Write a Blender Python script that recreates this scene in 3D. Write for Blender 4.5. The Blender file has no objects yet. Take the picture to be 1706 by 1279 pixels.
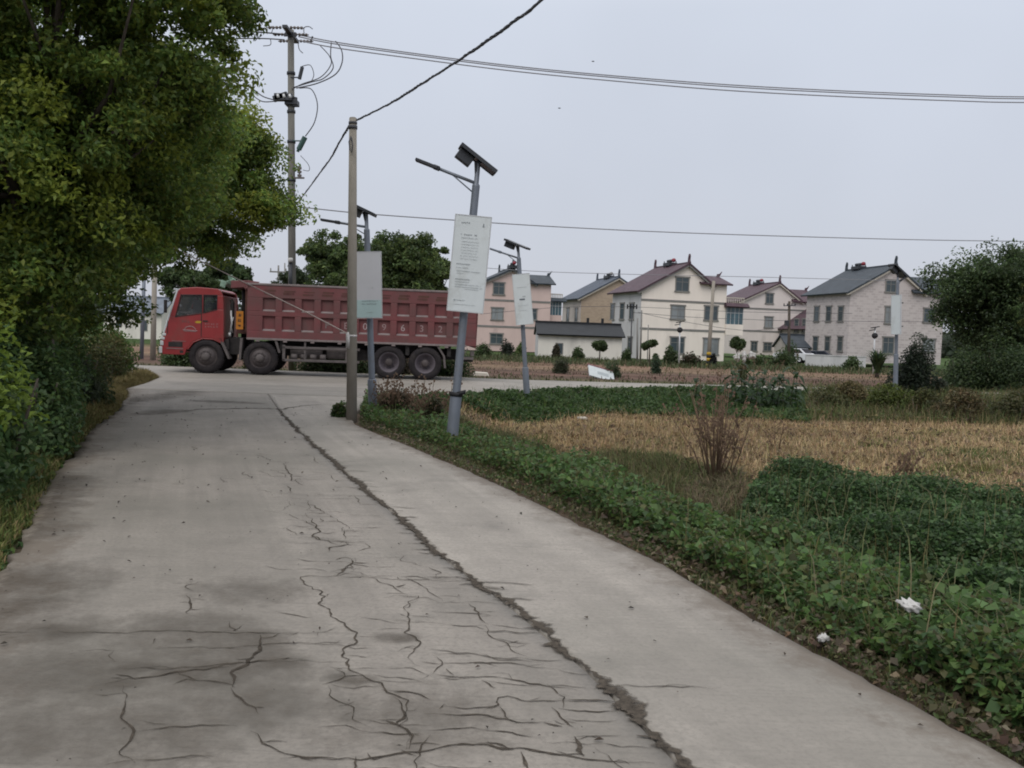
import bpy, math, random
import numpy as np
from mathutils import Vector, Matrix

random.seed(7)
RNG = np.random.default_rng(11)
SC = bpy.context.scene
COL = SC.collection
rad = math.radians

# ------------------------------------------------------------------ camera
FPX = 1500.0; PITCH = rad(3.3); ROLL = rad(2.1); EYE = 1.65
_F = np.array([0, math.cos(PITCH), -math.sin(PITCH)])
_R0 = np.array([1., 0, 0]); _U0 = np.array([0, math.sin(PITCH), math.cos(PITCH)])
_R = _R0*math.cos(ROLL) + _U0*math.sin(ROLL)
_U = -_R0*math.sin(ROLL) + _U0*math.cos(ROLL)
_C = np.array([0, 0, EYE])
cam_data = bpy.data.cameras.new("camera")
cam_data.sensor_width = 36.0
cam_data.lens = 36.0*FPX/1706.0
cam_data.clip_start = 0.05; cam_data.clip_end = 3000
cam = bpy.data.objects.new("camera", cam_data)
COL.objects.link(cam)
cam.matrix_world = Matrix(((_R[0], _U[0], -_F[0], 0), (_R[1], _U[1], -_F[1], 0), (_R[2], _U[2], -_F[2], EYE), (0, 0, 0, 1)))
SC.camera = cam

def ray(px, py): return _F*FPX + _R*(px-853) - _U*(py-639.5)
def P(px, py, D):
    d = ray(px, py); return _C + d*(D/d[1])
def G(px, py, z=0.0):
    d = ray(px, py); return _C + d*((z-EYE)/d[2])

# ------------------------------------------------------------------ world, sun, exposure
SUN_EL, SUN_AZ = rad(48), rad(205)
world = bpy.data.worlds.new("World"); SC.world = world; world.use_nodes = True
nt = world.node_tree; nt.nodes.clear()
w_out = nt.nodes.new('ShaderNodeOutputWorld'); w_bg = nt.nodes.new('ShaderNodeBackground')
w_sky = nt.nodes.new('ShaderNodeTexSky'); w_sky.sky_type = 'NISHITA'; w_sky.sun_disc = False
w_sky.sun_elevation = SUN_EL; w_sky.sun_rotation = SUN_AZ; w_sky.dust_density = 3.0; w_sky.air_density = 1.0
w_mix = nt.nodes.new('ShaderNodeMix'); w_mix.data_type = 'RGBA'; w_mix.inputs['Factor'].default_value = 0.88
w_tc = nt.nodes.new('ShaderNodeTexCoord'); w_sep = nt.nodes.new('ShaderNodeSeparateXYZ')
w_ramp = nt.nodes.new('ShaderNodeValToRGB')
w_ramp.color_ramp.elements[0].position = 0.0; w_ramp.color_ramp.elements[0].color = (0.585, 0.605, 0.678, 1)
w_ramp.color_ramp.elements[1].position = 1.0; w_ramp.color_ramp.elements[1].color = (1.62, 1.62, 1.62, 1)
e = w_ramp.color_ramp.elements.new(0.33); e.color = (0.65, 0.695, 0.785, 1)
w_scale = nt.nodes.new('ShaderNodeVectorMath'); w_scale.operation = 'SCALE'; w_scale.inputs['Scale'].default_value = 9.8
w_noise = nt.nodes.new('ShaderNodeTexNoise'); w_noise.inputs['Scale'].default_value = 1.9; w_noise.inputs['Detail'].default_value = 4
w_nmap = nt.nodes.new('ShaderNodeMapRange'); w_nmap.inputs['From Min'].default_value = 0.3; w_nmap.inputs['From Max'].default_value = 0.7
w_nmap.inputs['To Min'].default_value = 9.2; w_nmap.inputs['To Max'].default_value = 10.5
nt.links.new(w_tc.outputs['Generated'], w_sep.inputs[0]); nt.links.new(w_sep.outputs['Z'], w_ramp.inputs['Fac'])
nt.links.new(w_tc.outputs['Generated'], w_noise.inputs['Vector']); nt.links.new(w_noise.outputs['Fac'], w_nmap.inputs['Value'])
nt.links.new(w_nmap.outputs[0], w_scale.inputs['Scale'])
nt.links.new(w_ramp.outputs['Color'], w_scale.inputs[0])
nt.links.new(w_sky.outputs['Color'], w_mix.inputs['A']); nt.links.new(w_scale.outputs[0], w_mix.inputs['B'])
nt.links.new(w_mix.outputs['Result'], w_bg.inputs['Color']); w_bg.inputs['Strength'].default_value = 0.1
nt.links.new(w_bg.outputs[0], w_out.inputs[0])
sun_d = bpy.data.lights.new("sun", 'SUN'); sun_d.energy = 1.0; sun_d.angle = rad(35); sun_d.color = (1, 0.96, 0.9)
sun = bpy.data.objects.new("sun", sun_d); COL.objects.link(sun)
sun.rotation_euler = (math.pi/2 - SUN_EL, 0, math.pi - SUN_AZ); sun.location = (0, 0, 40)
SC.view_settings.view_transform = 'Standard'; SC.view_settings.look = 'None'
SC.view_settings.exposure = 0.10; SC.view_settings.gamma = 1.0
SC.cycles.max_bounces = 6; SC.cycles.diffuse_bounces = 4; SC.cycles.glossy_bounces = 2
SC.cycles.transmission_bounces = 3; SC.cycles.transparent_max_bounces = 16
SC.cycles.use_denoising = True
SC.cycles.filter_width = 1.9
SC.render.use_persistent_data = False

# ------------------------------------------------------------------ materials
def new_mat(name):
    m = bpy.data.materials.new(name); m.use_nodes = True
    n = m.node_tree; return m, n, n.nodes['Principled BSDF']
def setspec(b, v):
    for k in ('Specular IOR Level', 'Specular'):
        if k in b.inputs: b.inputs[k].default_value = v; return
def mat(name, col, rough=0.7, var=0.15, scale=4.0, metal=0.0, spec=0.3, dirt=None, dirt_amt=0.5, dirt_scale=2.0, bump=0.0, bscale=40, stretch=None):
    """paint/stone/metal with two octaves of real tone variation and optional patches of dirt"""
    m, n, b = new_mat(name)
    tc = n.nodes.new('ShaderNodeTexCoord'); src = tc.outputs['Object']
    if stretch:
        mp = n.nodes.new('ShaderNodeMapping'); mp.inputs['Scale'].default_value = stretch
        n.links.new(src, mp.inputs['Vector']); src = mp.outputs['Vector']
    no = n.nodes.new('ShaderNodeTexNoise'); no.inputs['Scale'].default_value = scale; no.inputs['Detail'].default_value = 6; no.inputs['Roughness'].default_value = 0.65
    n.links.new(src, no.inputs['Vector'])
    rp = n.nodes.new('ShaderNodeValToRGB')
    lo = [max(0, c*(1-var)) for c in col]; hi = [min(1, c*(1+var)) for c in col]
    rp.color_ramp.elements[0].position = 0.3; rp.color_ramp.elements[0].color = (*lo, 1)
    rp.color_ramp.elements[1].position = 0.7; rp.color_ramp.elements[1].color = (*hi, 1)
    n.links.new(no.outputs['Fac'], rp.inputs['Fac']); out = rp.outputs['Color']
    if dirt:
        n2 = n.nodes.new('ShaderNodeTexNoise'); n2.inputs['Scale'].default_value = dirt_scale; n2.inputs['Detail'].default_value = 8; n2.inputs['Roughness'].default_value = 0.7
        n.links.new(src, n2.inputs['Vector'])
        mr = n.nodes.new('ShaderNodeMapRange'); mr.inputs['From Min'].default_value = 0.62 - 0.3*dirt_amt; mr.inputs['From Max'].default_value = 0.8 - 0.2*dirt_amt
        n.links.new(n2.outputs['Fac'], mr.inputs['Value'])
        mx = n.nodes.new('ShaderNodeMix'); mx.data_type = 'RGBA'; mx.inputs['B'].default_value = (*dirt, 1)
        n.links.new(mr.outputs[0], mx.inputs['Factor']); n.links.new(out, mx.inputs['A']); out = mx.outputs['Result']
    n.links.new(out, b.inputs['Base Color'])
    b.inputs['Roughness'].default_value = rough; b.inputs['Metallic'].default_value = metal; setspec(b, spec)
    if bump:
        n3 = n.nodes.new('ShaderNodeTexNoise'); n3.inputs['Scale'].default_value = bscale; n3.inputs['Detail'].default_value = 5
        n.links.new(src, n3.inputs['Vector'])
        bp = n.nodes.new('ShaderNodeBump'); bp.inputs['Strength'].default_value = bump; bp.inputs['Distance'].default_value = 0.02
        n.links.new(n3.outputs['Fac'], bp.inputs['Height']); n.links.new(bp.outputs[0], b.inputs['Normal'])
    return m
def attr_mat(name, rough=0.6, spec=0.25, transl=0.3, noise=0.0, nscale=8.0, tint=(1, 1, 1)):
    """colour read from the mesh's own 'col' attribute (each leaf / soil patch has its own colour)"""
    m, n, b = new_mat(name)
    a = n.nodes.new('ShaderNodeAttribute'); a.attribute_name = 'col'; out = a.outputs['Color']
    if noise:
        tc = n.nodes.new('ShaderNodeTexCoord'); no = n.nodes.new('ShaderNodeTexNoise'); no.inputs['Scale'].default_value = nscale; no.inputs['Detail'].default_value = 8; no.inputs['Roughness'].default_value = 0.7
        n.links.new(tc.outputs['Object'], no.inputs['Vector'])
        mr = n.nodes.new('ShaderNodeMapRange'); mr.inputs['From Min'].default_value = 0.25; mr.inputs['From Max'].default_value = 0.75
        mr.inputs['To Min'].default_value = 1-noise; mr.inputs['To Max'].default_value = 1+noise
        n.links.new(no.outputs['Fac'], mr.inputs['Value'])
        sc = n.nodes.new('ShaderNodeVectorMath'); sc.operation = 'SCALE'
        n.links.new(out, sc.inputs[0]); n.links.new(mr.outputs[0], sc.inputs['Scale']); out = sc.outputs[0]
        bp = n.nodes.new('ShaderNodeBump'); bp.inputs['Strength'].default_value = 0.6; bp.inputs['Distance'].default_value = 0.05
        n.links.new(no.outputs['Fac'], bp.inputs['Height']); n.links.new(bp.outputs[0], b.inputs['Normal'])
    n.links.new(out, b.inputs['Base Color']); b.inputs['Roughness'].default_value = rough; setspec(b, spec)
    if transl:
        t = n.nodes.new('ShaderNodeBsdfTranslucent'); n.links.new(out, t.inputs['Color'])
        mx = n.nodes.new('ShaderNodeMixShader'); mx.inputs['Fac'].default_value = transl
        n.links.new(b.outputs[0], mx.inputs[1]); n.links.new(t.outputs[0], mx.inputs[2])
        n.links.new(mx.outputs[0], n.nodes['Material Output'].inputs['Surface'])
    return m
def glass_mat(name, col=(0.02, 0.03, 0.035), alpha=0.75):
    m, n, b = new_mat(name)
    b.inputs['Base Color'].default_value = (*col, 1); b.inputs['Roughness'].default_value = 0.06; setspec(b, 0.5)
    b.inputs['Alpha'].default_value = alpha
    return m

M = {}
M['leaf'] = attr_mat('leaf', 0.5, 0.3, 0.46)
M['grass'] = attr_mat('grass', 0.7, 0.15, 0.25)
M['soil'] = attr_mat('soil', 0.95, 0.05, 0.0, 0.45, 3.0)
M['bark'] = mat('bark', (0.075, 0.062, 0.05), 0.9, 0.5, 6, bump=0.8, bscale=14, stretch=(1, 1, 0.25))
M['concrete_pole'] = mat('concrete_pole', (0.27, 0.245, 0.21), 0.9, 0.16, 5, dirt=(0.13, 0.12, 0.1), dirt_amt=0.35, dirt_scale=1.3, bump=0.2, stretch=(1, 1, 0.35))
M['old_concrete'] = mat('old_concrete', (0.155, 0.15, 0.135), 0.9, 0.2, 3, dirt=(0.09, 0.085, 0.08), dirt_amt=0.4, bump=0.2, stretch=(1, 1, 0.3))
M['grey_steel'] = mat('grey_steel', (0.165, 0.185, 0.22), 0.5, 0.12, 3, 0.25, 0.4, dirt=(0.12, 0.11, 0.10), dirt_amt=0.3)
M['dark_steel'] = mat('dark_steel', (0.045, 0.048, 0.055), 0.5, 0.2, 6, 0.3, 0.4)
M['black'] = mat('black', (0.018, 0.018, 0.02), 0.6, 0.2, 6)
M['solar'] = mat('solar', (0.02, 0.024, 0.04), 0.25, 0.2, 8, 0, 0.5)
M['pale_metal'] = mat('pale_metal', (0.52, 0.53, 0.54), 0.45, 0.08, 4, 0.3, 0.4)
M['sign_white'] = mat('sign_white', (0.60, 0.64, 0.655), 0.45, 0.05, 2.5, 0, 0.3, dirt=(0.45, 0.47, 0.46), dirt_amt=0.3, dirt_scale=1.7)
M['sign_white_b'] = mat('sign_white_b', (0.58, 0.58, 0.61), 0.45, 0.04, 2.5, 0, 0.3)
M['sign_teal'] = mat('sign_teal', (0.44, 0.57, 0.57), 0.45, 0.05, 2.5)
M['ink'] = mat('ink', (0.30, 0.33, 0.345), 0.6, 0.1)
M['ink_dark'] = mat('ink_dark', (0.13, 0.15, 0.17), 0.6, 0.1)
M['ink_pale'] = mat('ink_pale', (0.45, 0.48, 0.49), 0.6, 0.1)
M['cab_red'] = mat('cab_red', (0.25, 0.030, 0.032), 0.38, 0.12, 2.5, 0, 0.45, dirt=(0.17, 0.06, 0.05), dirt_amt=0.4, dirt_scale=1.1)
M['box_red'] = mat('box_red', (0.165, 0.050, 0.053), 0.62, 0.18, 2.0, 0, 0.3, dirt=(0.12, 0.062, 0.06), dirt_amt=0.8, dirt_scale=1.1, bump=0.1, bscale=20)
M['box_rust'] = mat('box_rust', (0.10, 0.04, 0.042), 0.8, 0.4, 4.0, 0, 0.2, dirt=(0.10, 0.055, 0.04), dirt_amt=0.8, dirt_scale=2.5)
M['rail_pale'] = mat('rail_pale', (0.20, 0.165, 0.162), 0.7, 0.2, 4, 0, 0.3)
M['dusty_steel'] = mat('dusty_steel', (0.115, 0.10, 0.098), 0.75, 0.3, 4, 0.1, 0.3)
M['chassis'] = mat('chassis', (0.03, 0.027, 0.027), 0.8, 0.4, 5)
M['rubber'] = mat('rubber', (0.024, 0.021, 0.023), 0.85, 0.3, 6, 0, 0.2, dirt=(0.04, 0.034, 0.032), dirt_amt=0.5, dirt_scale=3)
M['rim'] = mat('rim', (0.075, 0.062, 0.062), 0.65, 0.25, 6, 0.2, 0.4)
M['rim_rear'] = mat('rim_rear', (0.115, 0.10, 0.115), 0.55, 0.2, 6, 0.3, 0.4)
M['white_paint'] = mat('white_paint', (0.55, 0.53, 0.52), 0.6, 0.2, 9)
M['faded_paint'] = mat('faded_paint', (0.30, 0.21, 0.21), 0.7, 0.3, 14)
M['worn_paint'] = mat('worn_paint', (0.36, 0.29, 0.29), .7, .3, 14)
M['orange'] = mat('orange', (0.40, 0.15, 0.02), 0.5, 0.1, 5)
M['yellow'] = mat('yellow', (0.42, 0.27, 0.03), 0.6, 0.1, 5)
M['teal_dark'] = mat('teal_dark', (0.04, 0.085, 0.075), .5, .2)
M['green_cloth'] = mat('green_cloth', (0.17, 0.25, 0.19), 0.8, 0.3, 8)
M['cloth_white'] = mat('cloth_white', (0.44, 0.43, 0.415), 0.8, 0.1, 12)
M['glass'] = glass_mat('glass', (0.03, 0.036, 0.04), 0.42)
M['pane'] = mat('pane', (0.055, 0.075, 0.085), 0.12, 0.25, 0.6, 0, 0.5)
M['pane_curtain'] = mat('pane_curtain', (0.22, 0.24, 0.25), 0.2, 0.4, 1.2, 0, 0.5, stretch=(1, 1, 0.2))
M['pane_teal'] = mat('pane_teal', (0.07, 0.13, 0.16), 0.15, 0.4, 1.5, 0, 0.5, stretch=(1, 1, 0.2))
M['trim_grey'] = mat('trim_grey', (0.20, 0.195, 0.185), 0.8, 0.15, 3)
M['trim_cream'] = mat('trim_cream', (0.50, 0.46, 0.40), 0.8, 0.1, 3)
M['wire'] = mat('wire', (0.07, 0.07, 0.08), 0.6, 0.1)
M['rope'] = mat('rope', (0.42, 0.36, 0.33), 0.8, 0.1)
M['wire_pale'] = mat('wire_pale', (0.22, 0.22, 0.24), 0.6, 0.1)
M['red_tank'] = mat('red_tank', (0.22, 0.03, 0.045), 0.5, 0.1)
M['porcelain'] = mat('porcelain', (0.14, 0.12, 0.11), 0.3, 0.1)

def plaster(name, col, streak=0.35):
    return mat(name, col, 0.9, 0.06, 0.7, 0, 0.15, dirt=tuple(c*0.74 for c in col), dirt_amt=streak, dirt_scale=0.5, bump=0.1, bscale=12, stretch=(1, 1, 0.3))
def tile_roof(name, col):
    m, n, b = new_mat(name)
    tc = n.nodes.new('ShaderNodeTexCoord')
    w = n.nodes.new('ShaderNodeTexWave'); w.wave_type = 'BANDS'; w.bands_direction = 'Y'; w.inputs['Scale'].default_value = 1.1; w.inputs['Distortion'].default_value = 0.6
    no = n.nodes.new('ShaderNodeTexNoise'); no.inputs['Scale'].default_value = 1.4; no.inputs['Detail'].default_value = 7
    n.links.new(tc.outputs['Object'], w.inputs['Vector']); n.links.new(tc.outputs['Object'], no.inputs['Vector'])
    rp = n.nodes.new('ShaderNodeValToRGB')
    rp.color_ramp.elements[0].position = 0.3; rp.color_ramp.elements[0].color = (*[c*0.75 for c in col], 1)
    rp.color_ramp.elements[1].position = 0.72; rp.color_ramp.elements[1].color = (*[c*1.25 for c in col], 1)
    n.links.new(no.outputs['Fac'], rp.inputs['Fac']); n.links.new(rp.outputs['Color'], b.inputs['Base Color'])
    bp = n.nodes.new('ShaderNodeBump'); bp.inputs['Strength'].default_value = 0.5; bp.inputs['Distance'].default_value = 0.06
    n.links.new(w.outputs['Fac'], bp.inputs['Height']); n.links.new(bp.outputs[0], b.inputs['Normal'])
    b.inputs['Roughness'].default_value = 0.6; setspec(b, 0.3); return m
def brick_mat(name, c1, c2, mortar, scale):
    m, n, b = new_mat(name)
    tc = n.nodes.new('ShaderNodeTexCoord')
    sep = n.nodes.new('ShaderNodeSeparateXYZ'); n.links.new(tc.outputs['Object'], sep.inputs[0])
    ad = n.nodes.new('ShaderNodeMath'); ad.operation = 'ADD'; n.links.new(sep.outputs['X'], ad.inputs[0]); n.links.new(sep.outputs['Y'], ad.inputs[1])
    cb = n.nodes.new('ShaderNodeCombineXYZ'); n.links.new(ad.outputs[0], cb.inputs['X']); n.links.new(sep.outputs['Z'], cb.inputs['Y'])
    br = n.nodes.new('ShaderNodeTexBrick'); br.inputs['Scale'].default_value = scale
    br.inputs['Color1'].default_value = (*c1, 1); br.inputs['Color2'].default_value = (*c2, 1); br.inputs['Mortar'].default_value = (*mortar, 1)
    br.inputs['Mortar Size'].default_value = 0.03; br.inputs['Bias'].default_value = -0.2
    n.links.new(cb.outputs[0], br.inputs['Vector']); n.links.new(br.outputs['Color'], b.inputs['Base Color'])
    b.inputs['Roughness'].default_value = 0.85; setspec(b, 0.15); return m
M['wall_pink'] = plaster('wall_pink', (0.60, 0.465, 0.43), .2)
M['wall_tan'] = brick_mat('wall_tan', (0.42, 0.33, 0.25), (0.34, 0.265, 0.20), (0.37, 0.30, 0.24), 1.3)
M['wall_tan_side'] = plaster('wall_tan_side', (0.47, 0.43, 0.40))
M['wall_cream'] = plaster('wall_cream', (0.80, 0.725, 0.655), .15)
M['wall_pale'] = plaster('wall_pale', (0.66, 0.60, 0.57), .2)
M['wall_brick'] = brick_mat('wall_brick', (0.52, 0.47, 0.455), (0.38, 0.335, 0.33), (0.52, 0.48, 0.47), 0.95)
M['wall_white'] = plaster('wall_white', (0.70, 0.67, 0.61), 0.4)
M['wall_grey'] = plaster('wall_grey', (0.50, 0.495, 0.50))
M['roof_purple'] = tile_roof('roof_purple', (0.075, 0.044, 0.056))
M['roof_blue'] = tile_roof('roof_blue', (0.062, 0.075, 0.10))
M['roof_slate'] = tile_roof('roof_slate', (0.040, 0.050, 0.062))
M['roof_black'] = tile_roof('roof_black', (0.014, 0.016, 0.019))
M['roof_grey'] = tile_roof('roof_grey', (0.13, 0.15, 0.18))

def road_material(name, base, seed, edge_dirt):
    m, n, b = new_mat(name)
    tc = n.nodes.new('ShaderNodeTexCoord'); uv = n.nodes.new('ShaderNodeUVMap'); uv.uv_map = 'UV'
    def noise(sc, det, vec, st=None, rough=0.6):
        v = vec
        if st:
            mp = n.nodes.new('ShaderNodeMapping'); mp.inputs['Scale'].default_value = st; mp.inputs['Location'].default_value = (seed, seed*2, 0)
            n.links.new(v, mp.inputs['Vector']); v = mp.outputs[0]
        t = n.nodes.new('ShaderNodeTexNoise'); t.inputs['Scale'].default_value = sc; t.inputs['Detail'].default_value = det; t.inputs['Roughness'].default_value = rough
        n.links.new(v, t.inputs['Vector']); return t.outputs['Fac']
    def ramp(fac, stops):
        r = n.nodes.new('ShaderNodeValToRGB')
        els = r.color_ramp.elements
        els[0].position, els[0].color = stops[0][0], (*stops[0][1], 1); els[1].position, els[1].color = stops[-1][0], (*stops[-1][1], 1)
        for p_, c_ in stops[1:-1]:
            q = els.new(p_); q.color = (*c_, 1)
        n.links.new(fac, r.inputs['Fac']); return r.outputs['Color']
    def mixc(f, a, bb, mode='MIX'):
        x = n.nodes.new('ShaderNodeMix'); x.data_type = 'RGBA'; x.blend_type = mode
        if isinstance(f, float): x.inputs['Factor'].default_value = f
        else: n.links.new(f, x.inputs['Factor'])
        for s, v in (('A', a), ('B', bb)):
            if isinstance(v, tuple): x.inputs[s].default_value = (*v, 1)
            else: n.links.new(v, x.inputs[s])
        return x.outputs['Result']
    def rng(f, a, bb, c=0.0, d=1.0):
        r = n.nodes.new('ShaderNodeMapRange'); r.inputs['From Min'].default_value = a; r.inputs['From Max'].default_value = bb
        r.inputs['To Min'].default_value = c; r.inputs['To Max'].default_value = d; n.links.new(f, r.inputs['Value']); return r.outputs[0]
    ob = tc.outputs['Object']
    c = ramp(noise(0.55, 5, ob), [(0.3, tuple(x*0.76 for x in base)), (0.5, base), (0.72, tuple(x*1.14 for x in base))])
    # worn wheel-track streaks run along the road (u across, v along)
    st = noise(1.0, 5, uv.outputs['UV'], (3.2, 0.10, 1))
    c = mixc(rng(st, 0.42, 0.62, 0.0, 0.8), c, tuple(x*1.22 for x in base))
    st2 = noise(1.0, 6, uv.outputs['UV'], (5.0, 0.35, 1), 0.7)
    c = mixc(rng(st2, 0.52, 0.75, 0.0, 0.6), c, tuple(x*0.70 for x in base))
    # scraped texture across the slab (tining)
    fine = noise(1.0, 3, uv.outputs['UV'], (1.6, 26, 1), 0.7)
    c = mixc(rng(fine, 0.50, 0.72, 0.0, 0.5), c, tuple(x*0.66 for x in base))
    grit = noise(34, 4, ob, None, 0.75)
    c = mixc(rng(grit, 0.46, 0.66, 0.0, 0.6), c, tuple(x*0.62 for x in base))
    # oil and damp patches
    pat = noise(0.9, 8, ob, (1, 1, 1), 0.72)
    c = mixc(rng(pat, 0.54, 0.70, 0.0, 0.6), c, (0.105, 0.098, 0.085))
    mot = noise(3.6, 6, ob, None, 0.72)
    c = mixc(rng(mot, 0.46, 0.66, 0.0, 0.45), c, tuple(x*0.72 for x in base))
    big = noise(0.28, 4, ob, (1, 1, 1), 0.6)
    c = mixc(rng(big, 0.42, 0.62, 0.0, 0.6), c, (base[0]*0.60, base[1]*0.62, base[2]*0.60))
    # soil spread from the verge
    ea = n.nodes.new('ShaderNodeAttribute'); ea.attribute_name = 'edge'
    en = noise(3.2, 9, ob, None, 0.78)
    s = n.nodes.new('ShaderNodeMath'); s.operation = 'MULTIPLY_ADD'; s.inputs[1].default_value = 1.0
    n.links.new(en, s.inputs[0]); s.inputs[1].default_value = 2.4; n.links.new(ea.outputs['Fac'], s.inputs[2])
    c = mixc(rng(s.outputs[0], 1.72, 2.15, 0.0, edge_dirt), c, (0.135, 0.112, 0.09))
    n.links.new(c, b.inputs['Base Color']); b.inputs['Roughness'].default_value = 0.7; setspec(b, 0.4)
    bp = n.nodes.new('ShaderNodeBump'); bp.inputs['Strength'].default_value = 0.35; bp.inputs['Distance'].default_value = 0.01
    n.links.new(grit, bp.inputs['Height']); n.links.new(bp.outputs[0], b.inputs['Normal'])
    return m
M['road'] = road_material('road', (0.228, 0.205, 0.179), 3.0, 0.9)
M['road_strip'] = road_material('road_strip', (0.275, 0.249, 0.219), 17.0, 0.9)
M['road_cross'] = road_material('road_cross', (0.285, 0.259, 0.23), 29.0, 0.6)
def crack_material(nm, amax, f0, f1, nsc=26):
    m, n, b = new_mat(nm)
    tc = n.nodes.new('ShaderNodeTexCoord'); no = n.nodes.new('ShaderNodeTexNoise'); no.inputs['Scale'].default_value = nsc; no.inputs['Detail'].default_value = 8; no.inputs['Roughness'].default_value = 0.75
    n.links.new(tc.outputs['Object'], no.inputs['Vector'])
    a = n.nodes.new('ShaderNodeAttribute'); a.attribute_name = 'edge'
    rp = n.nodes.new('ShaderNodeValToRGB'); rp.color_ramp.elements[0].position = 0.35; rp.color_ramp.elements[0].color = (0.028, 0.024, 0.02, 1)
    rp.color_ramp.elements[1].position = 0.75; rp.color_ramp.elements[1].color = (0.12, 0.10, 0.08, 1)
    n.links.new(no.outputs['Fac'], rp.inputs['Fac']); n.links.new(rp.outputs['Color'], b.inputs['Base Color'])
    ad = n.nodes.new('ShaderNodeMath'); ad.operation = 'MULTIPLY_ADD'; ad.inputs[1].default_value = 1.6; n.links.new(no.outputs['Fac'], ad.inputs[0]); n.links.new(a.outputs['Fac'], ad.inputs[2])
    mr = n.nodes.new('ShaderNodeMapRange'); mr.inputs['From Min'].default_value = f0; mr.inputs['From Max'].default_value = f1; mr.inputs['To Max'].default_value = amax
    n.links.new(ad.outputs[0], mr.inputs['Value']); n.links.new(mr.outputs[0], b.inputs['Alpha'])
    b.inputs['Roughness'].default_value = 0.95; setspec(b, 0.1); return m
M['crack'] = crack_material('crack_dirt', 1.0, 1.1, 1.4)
M['stain_shade'] = crack_material('damp_and_tree_shade', .62, .68, 1.75, 7)

# ------------------------------------------------------------------ object helpers
def tag(o, label=None, cat=None, group=None, kind=None):
    if label: o['label'] = label
    if cat: o['category'] = cat
    if group: o['group'] = group
    if kind: o['kind'] = kind
    return o
def thing(name, label, cat, loc=(0, 0, 0), rot=None, group=None):
    o = bpy.data.objects.new(name, None); COL.objects.link(o); o.empty_display_size = 0.3
    o.location = loc
    if rot is not None: o.rotation_euler = rot
    return tag(o, label, cat, group)
def copy_tree(o, parent=None):
    c = o.copy(); COL.objects.link(c)
    if parent is not None: c.parent = parent
    for ch in [x for x in COL.objects if x.parent == o]: copy_tree(ch, c)
    return c

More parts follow.
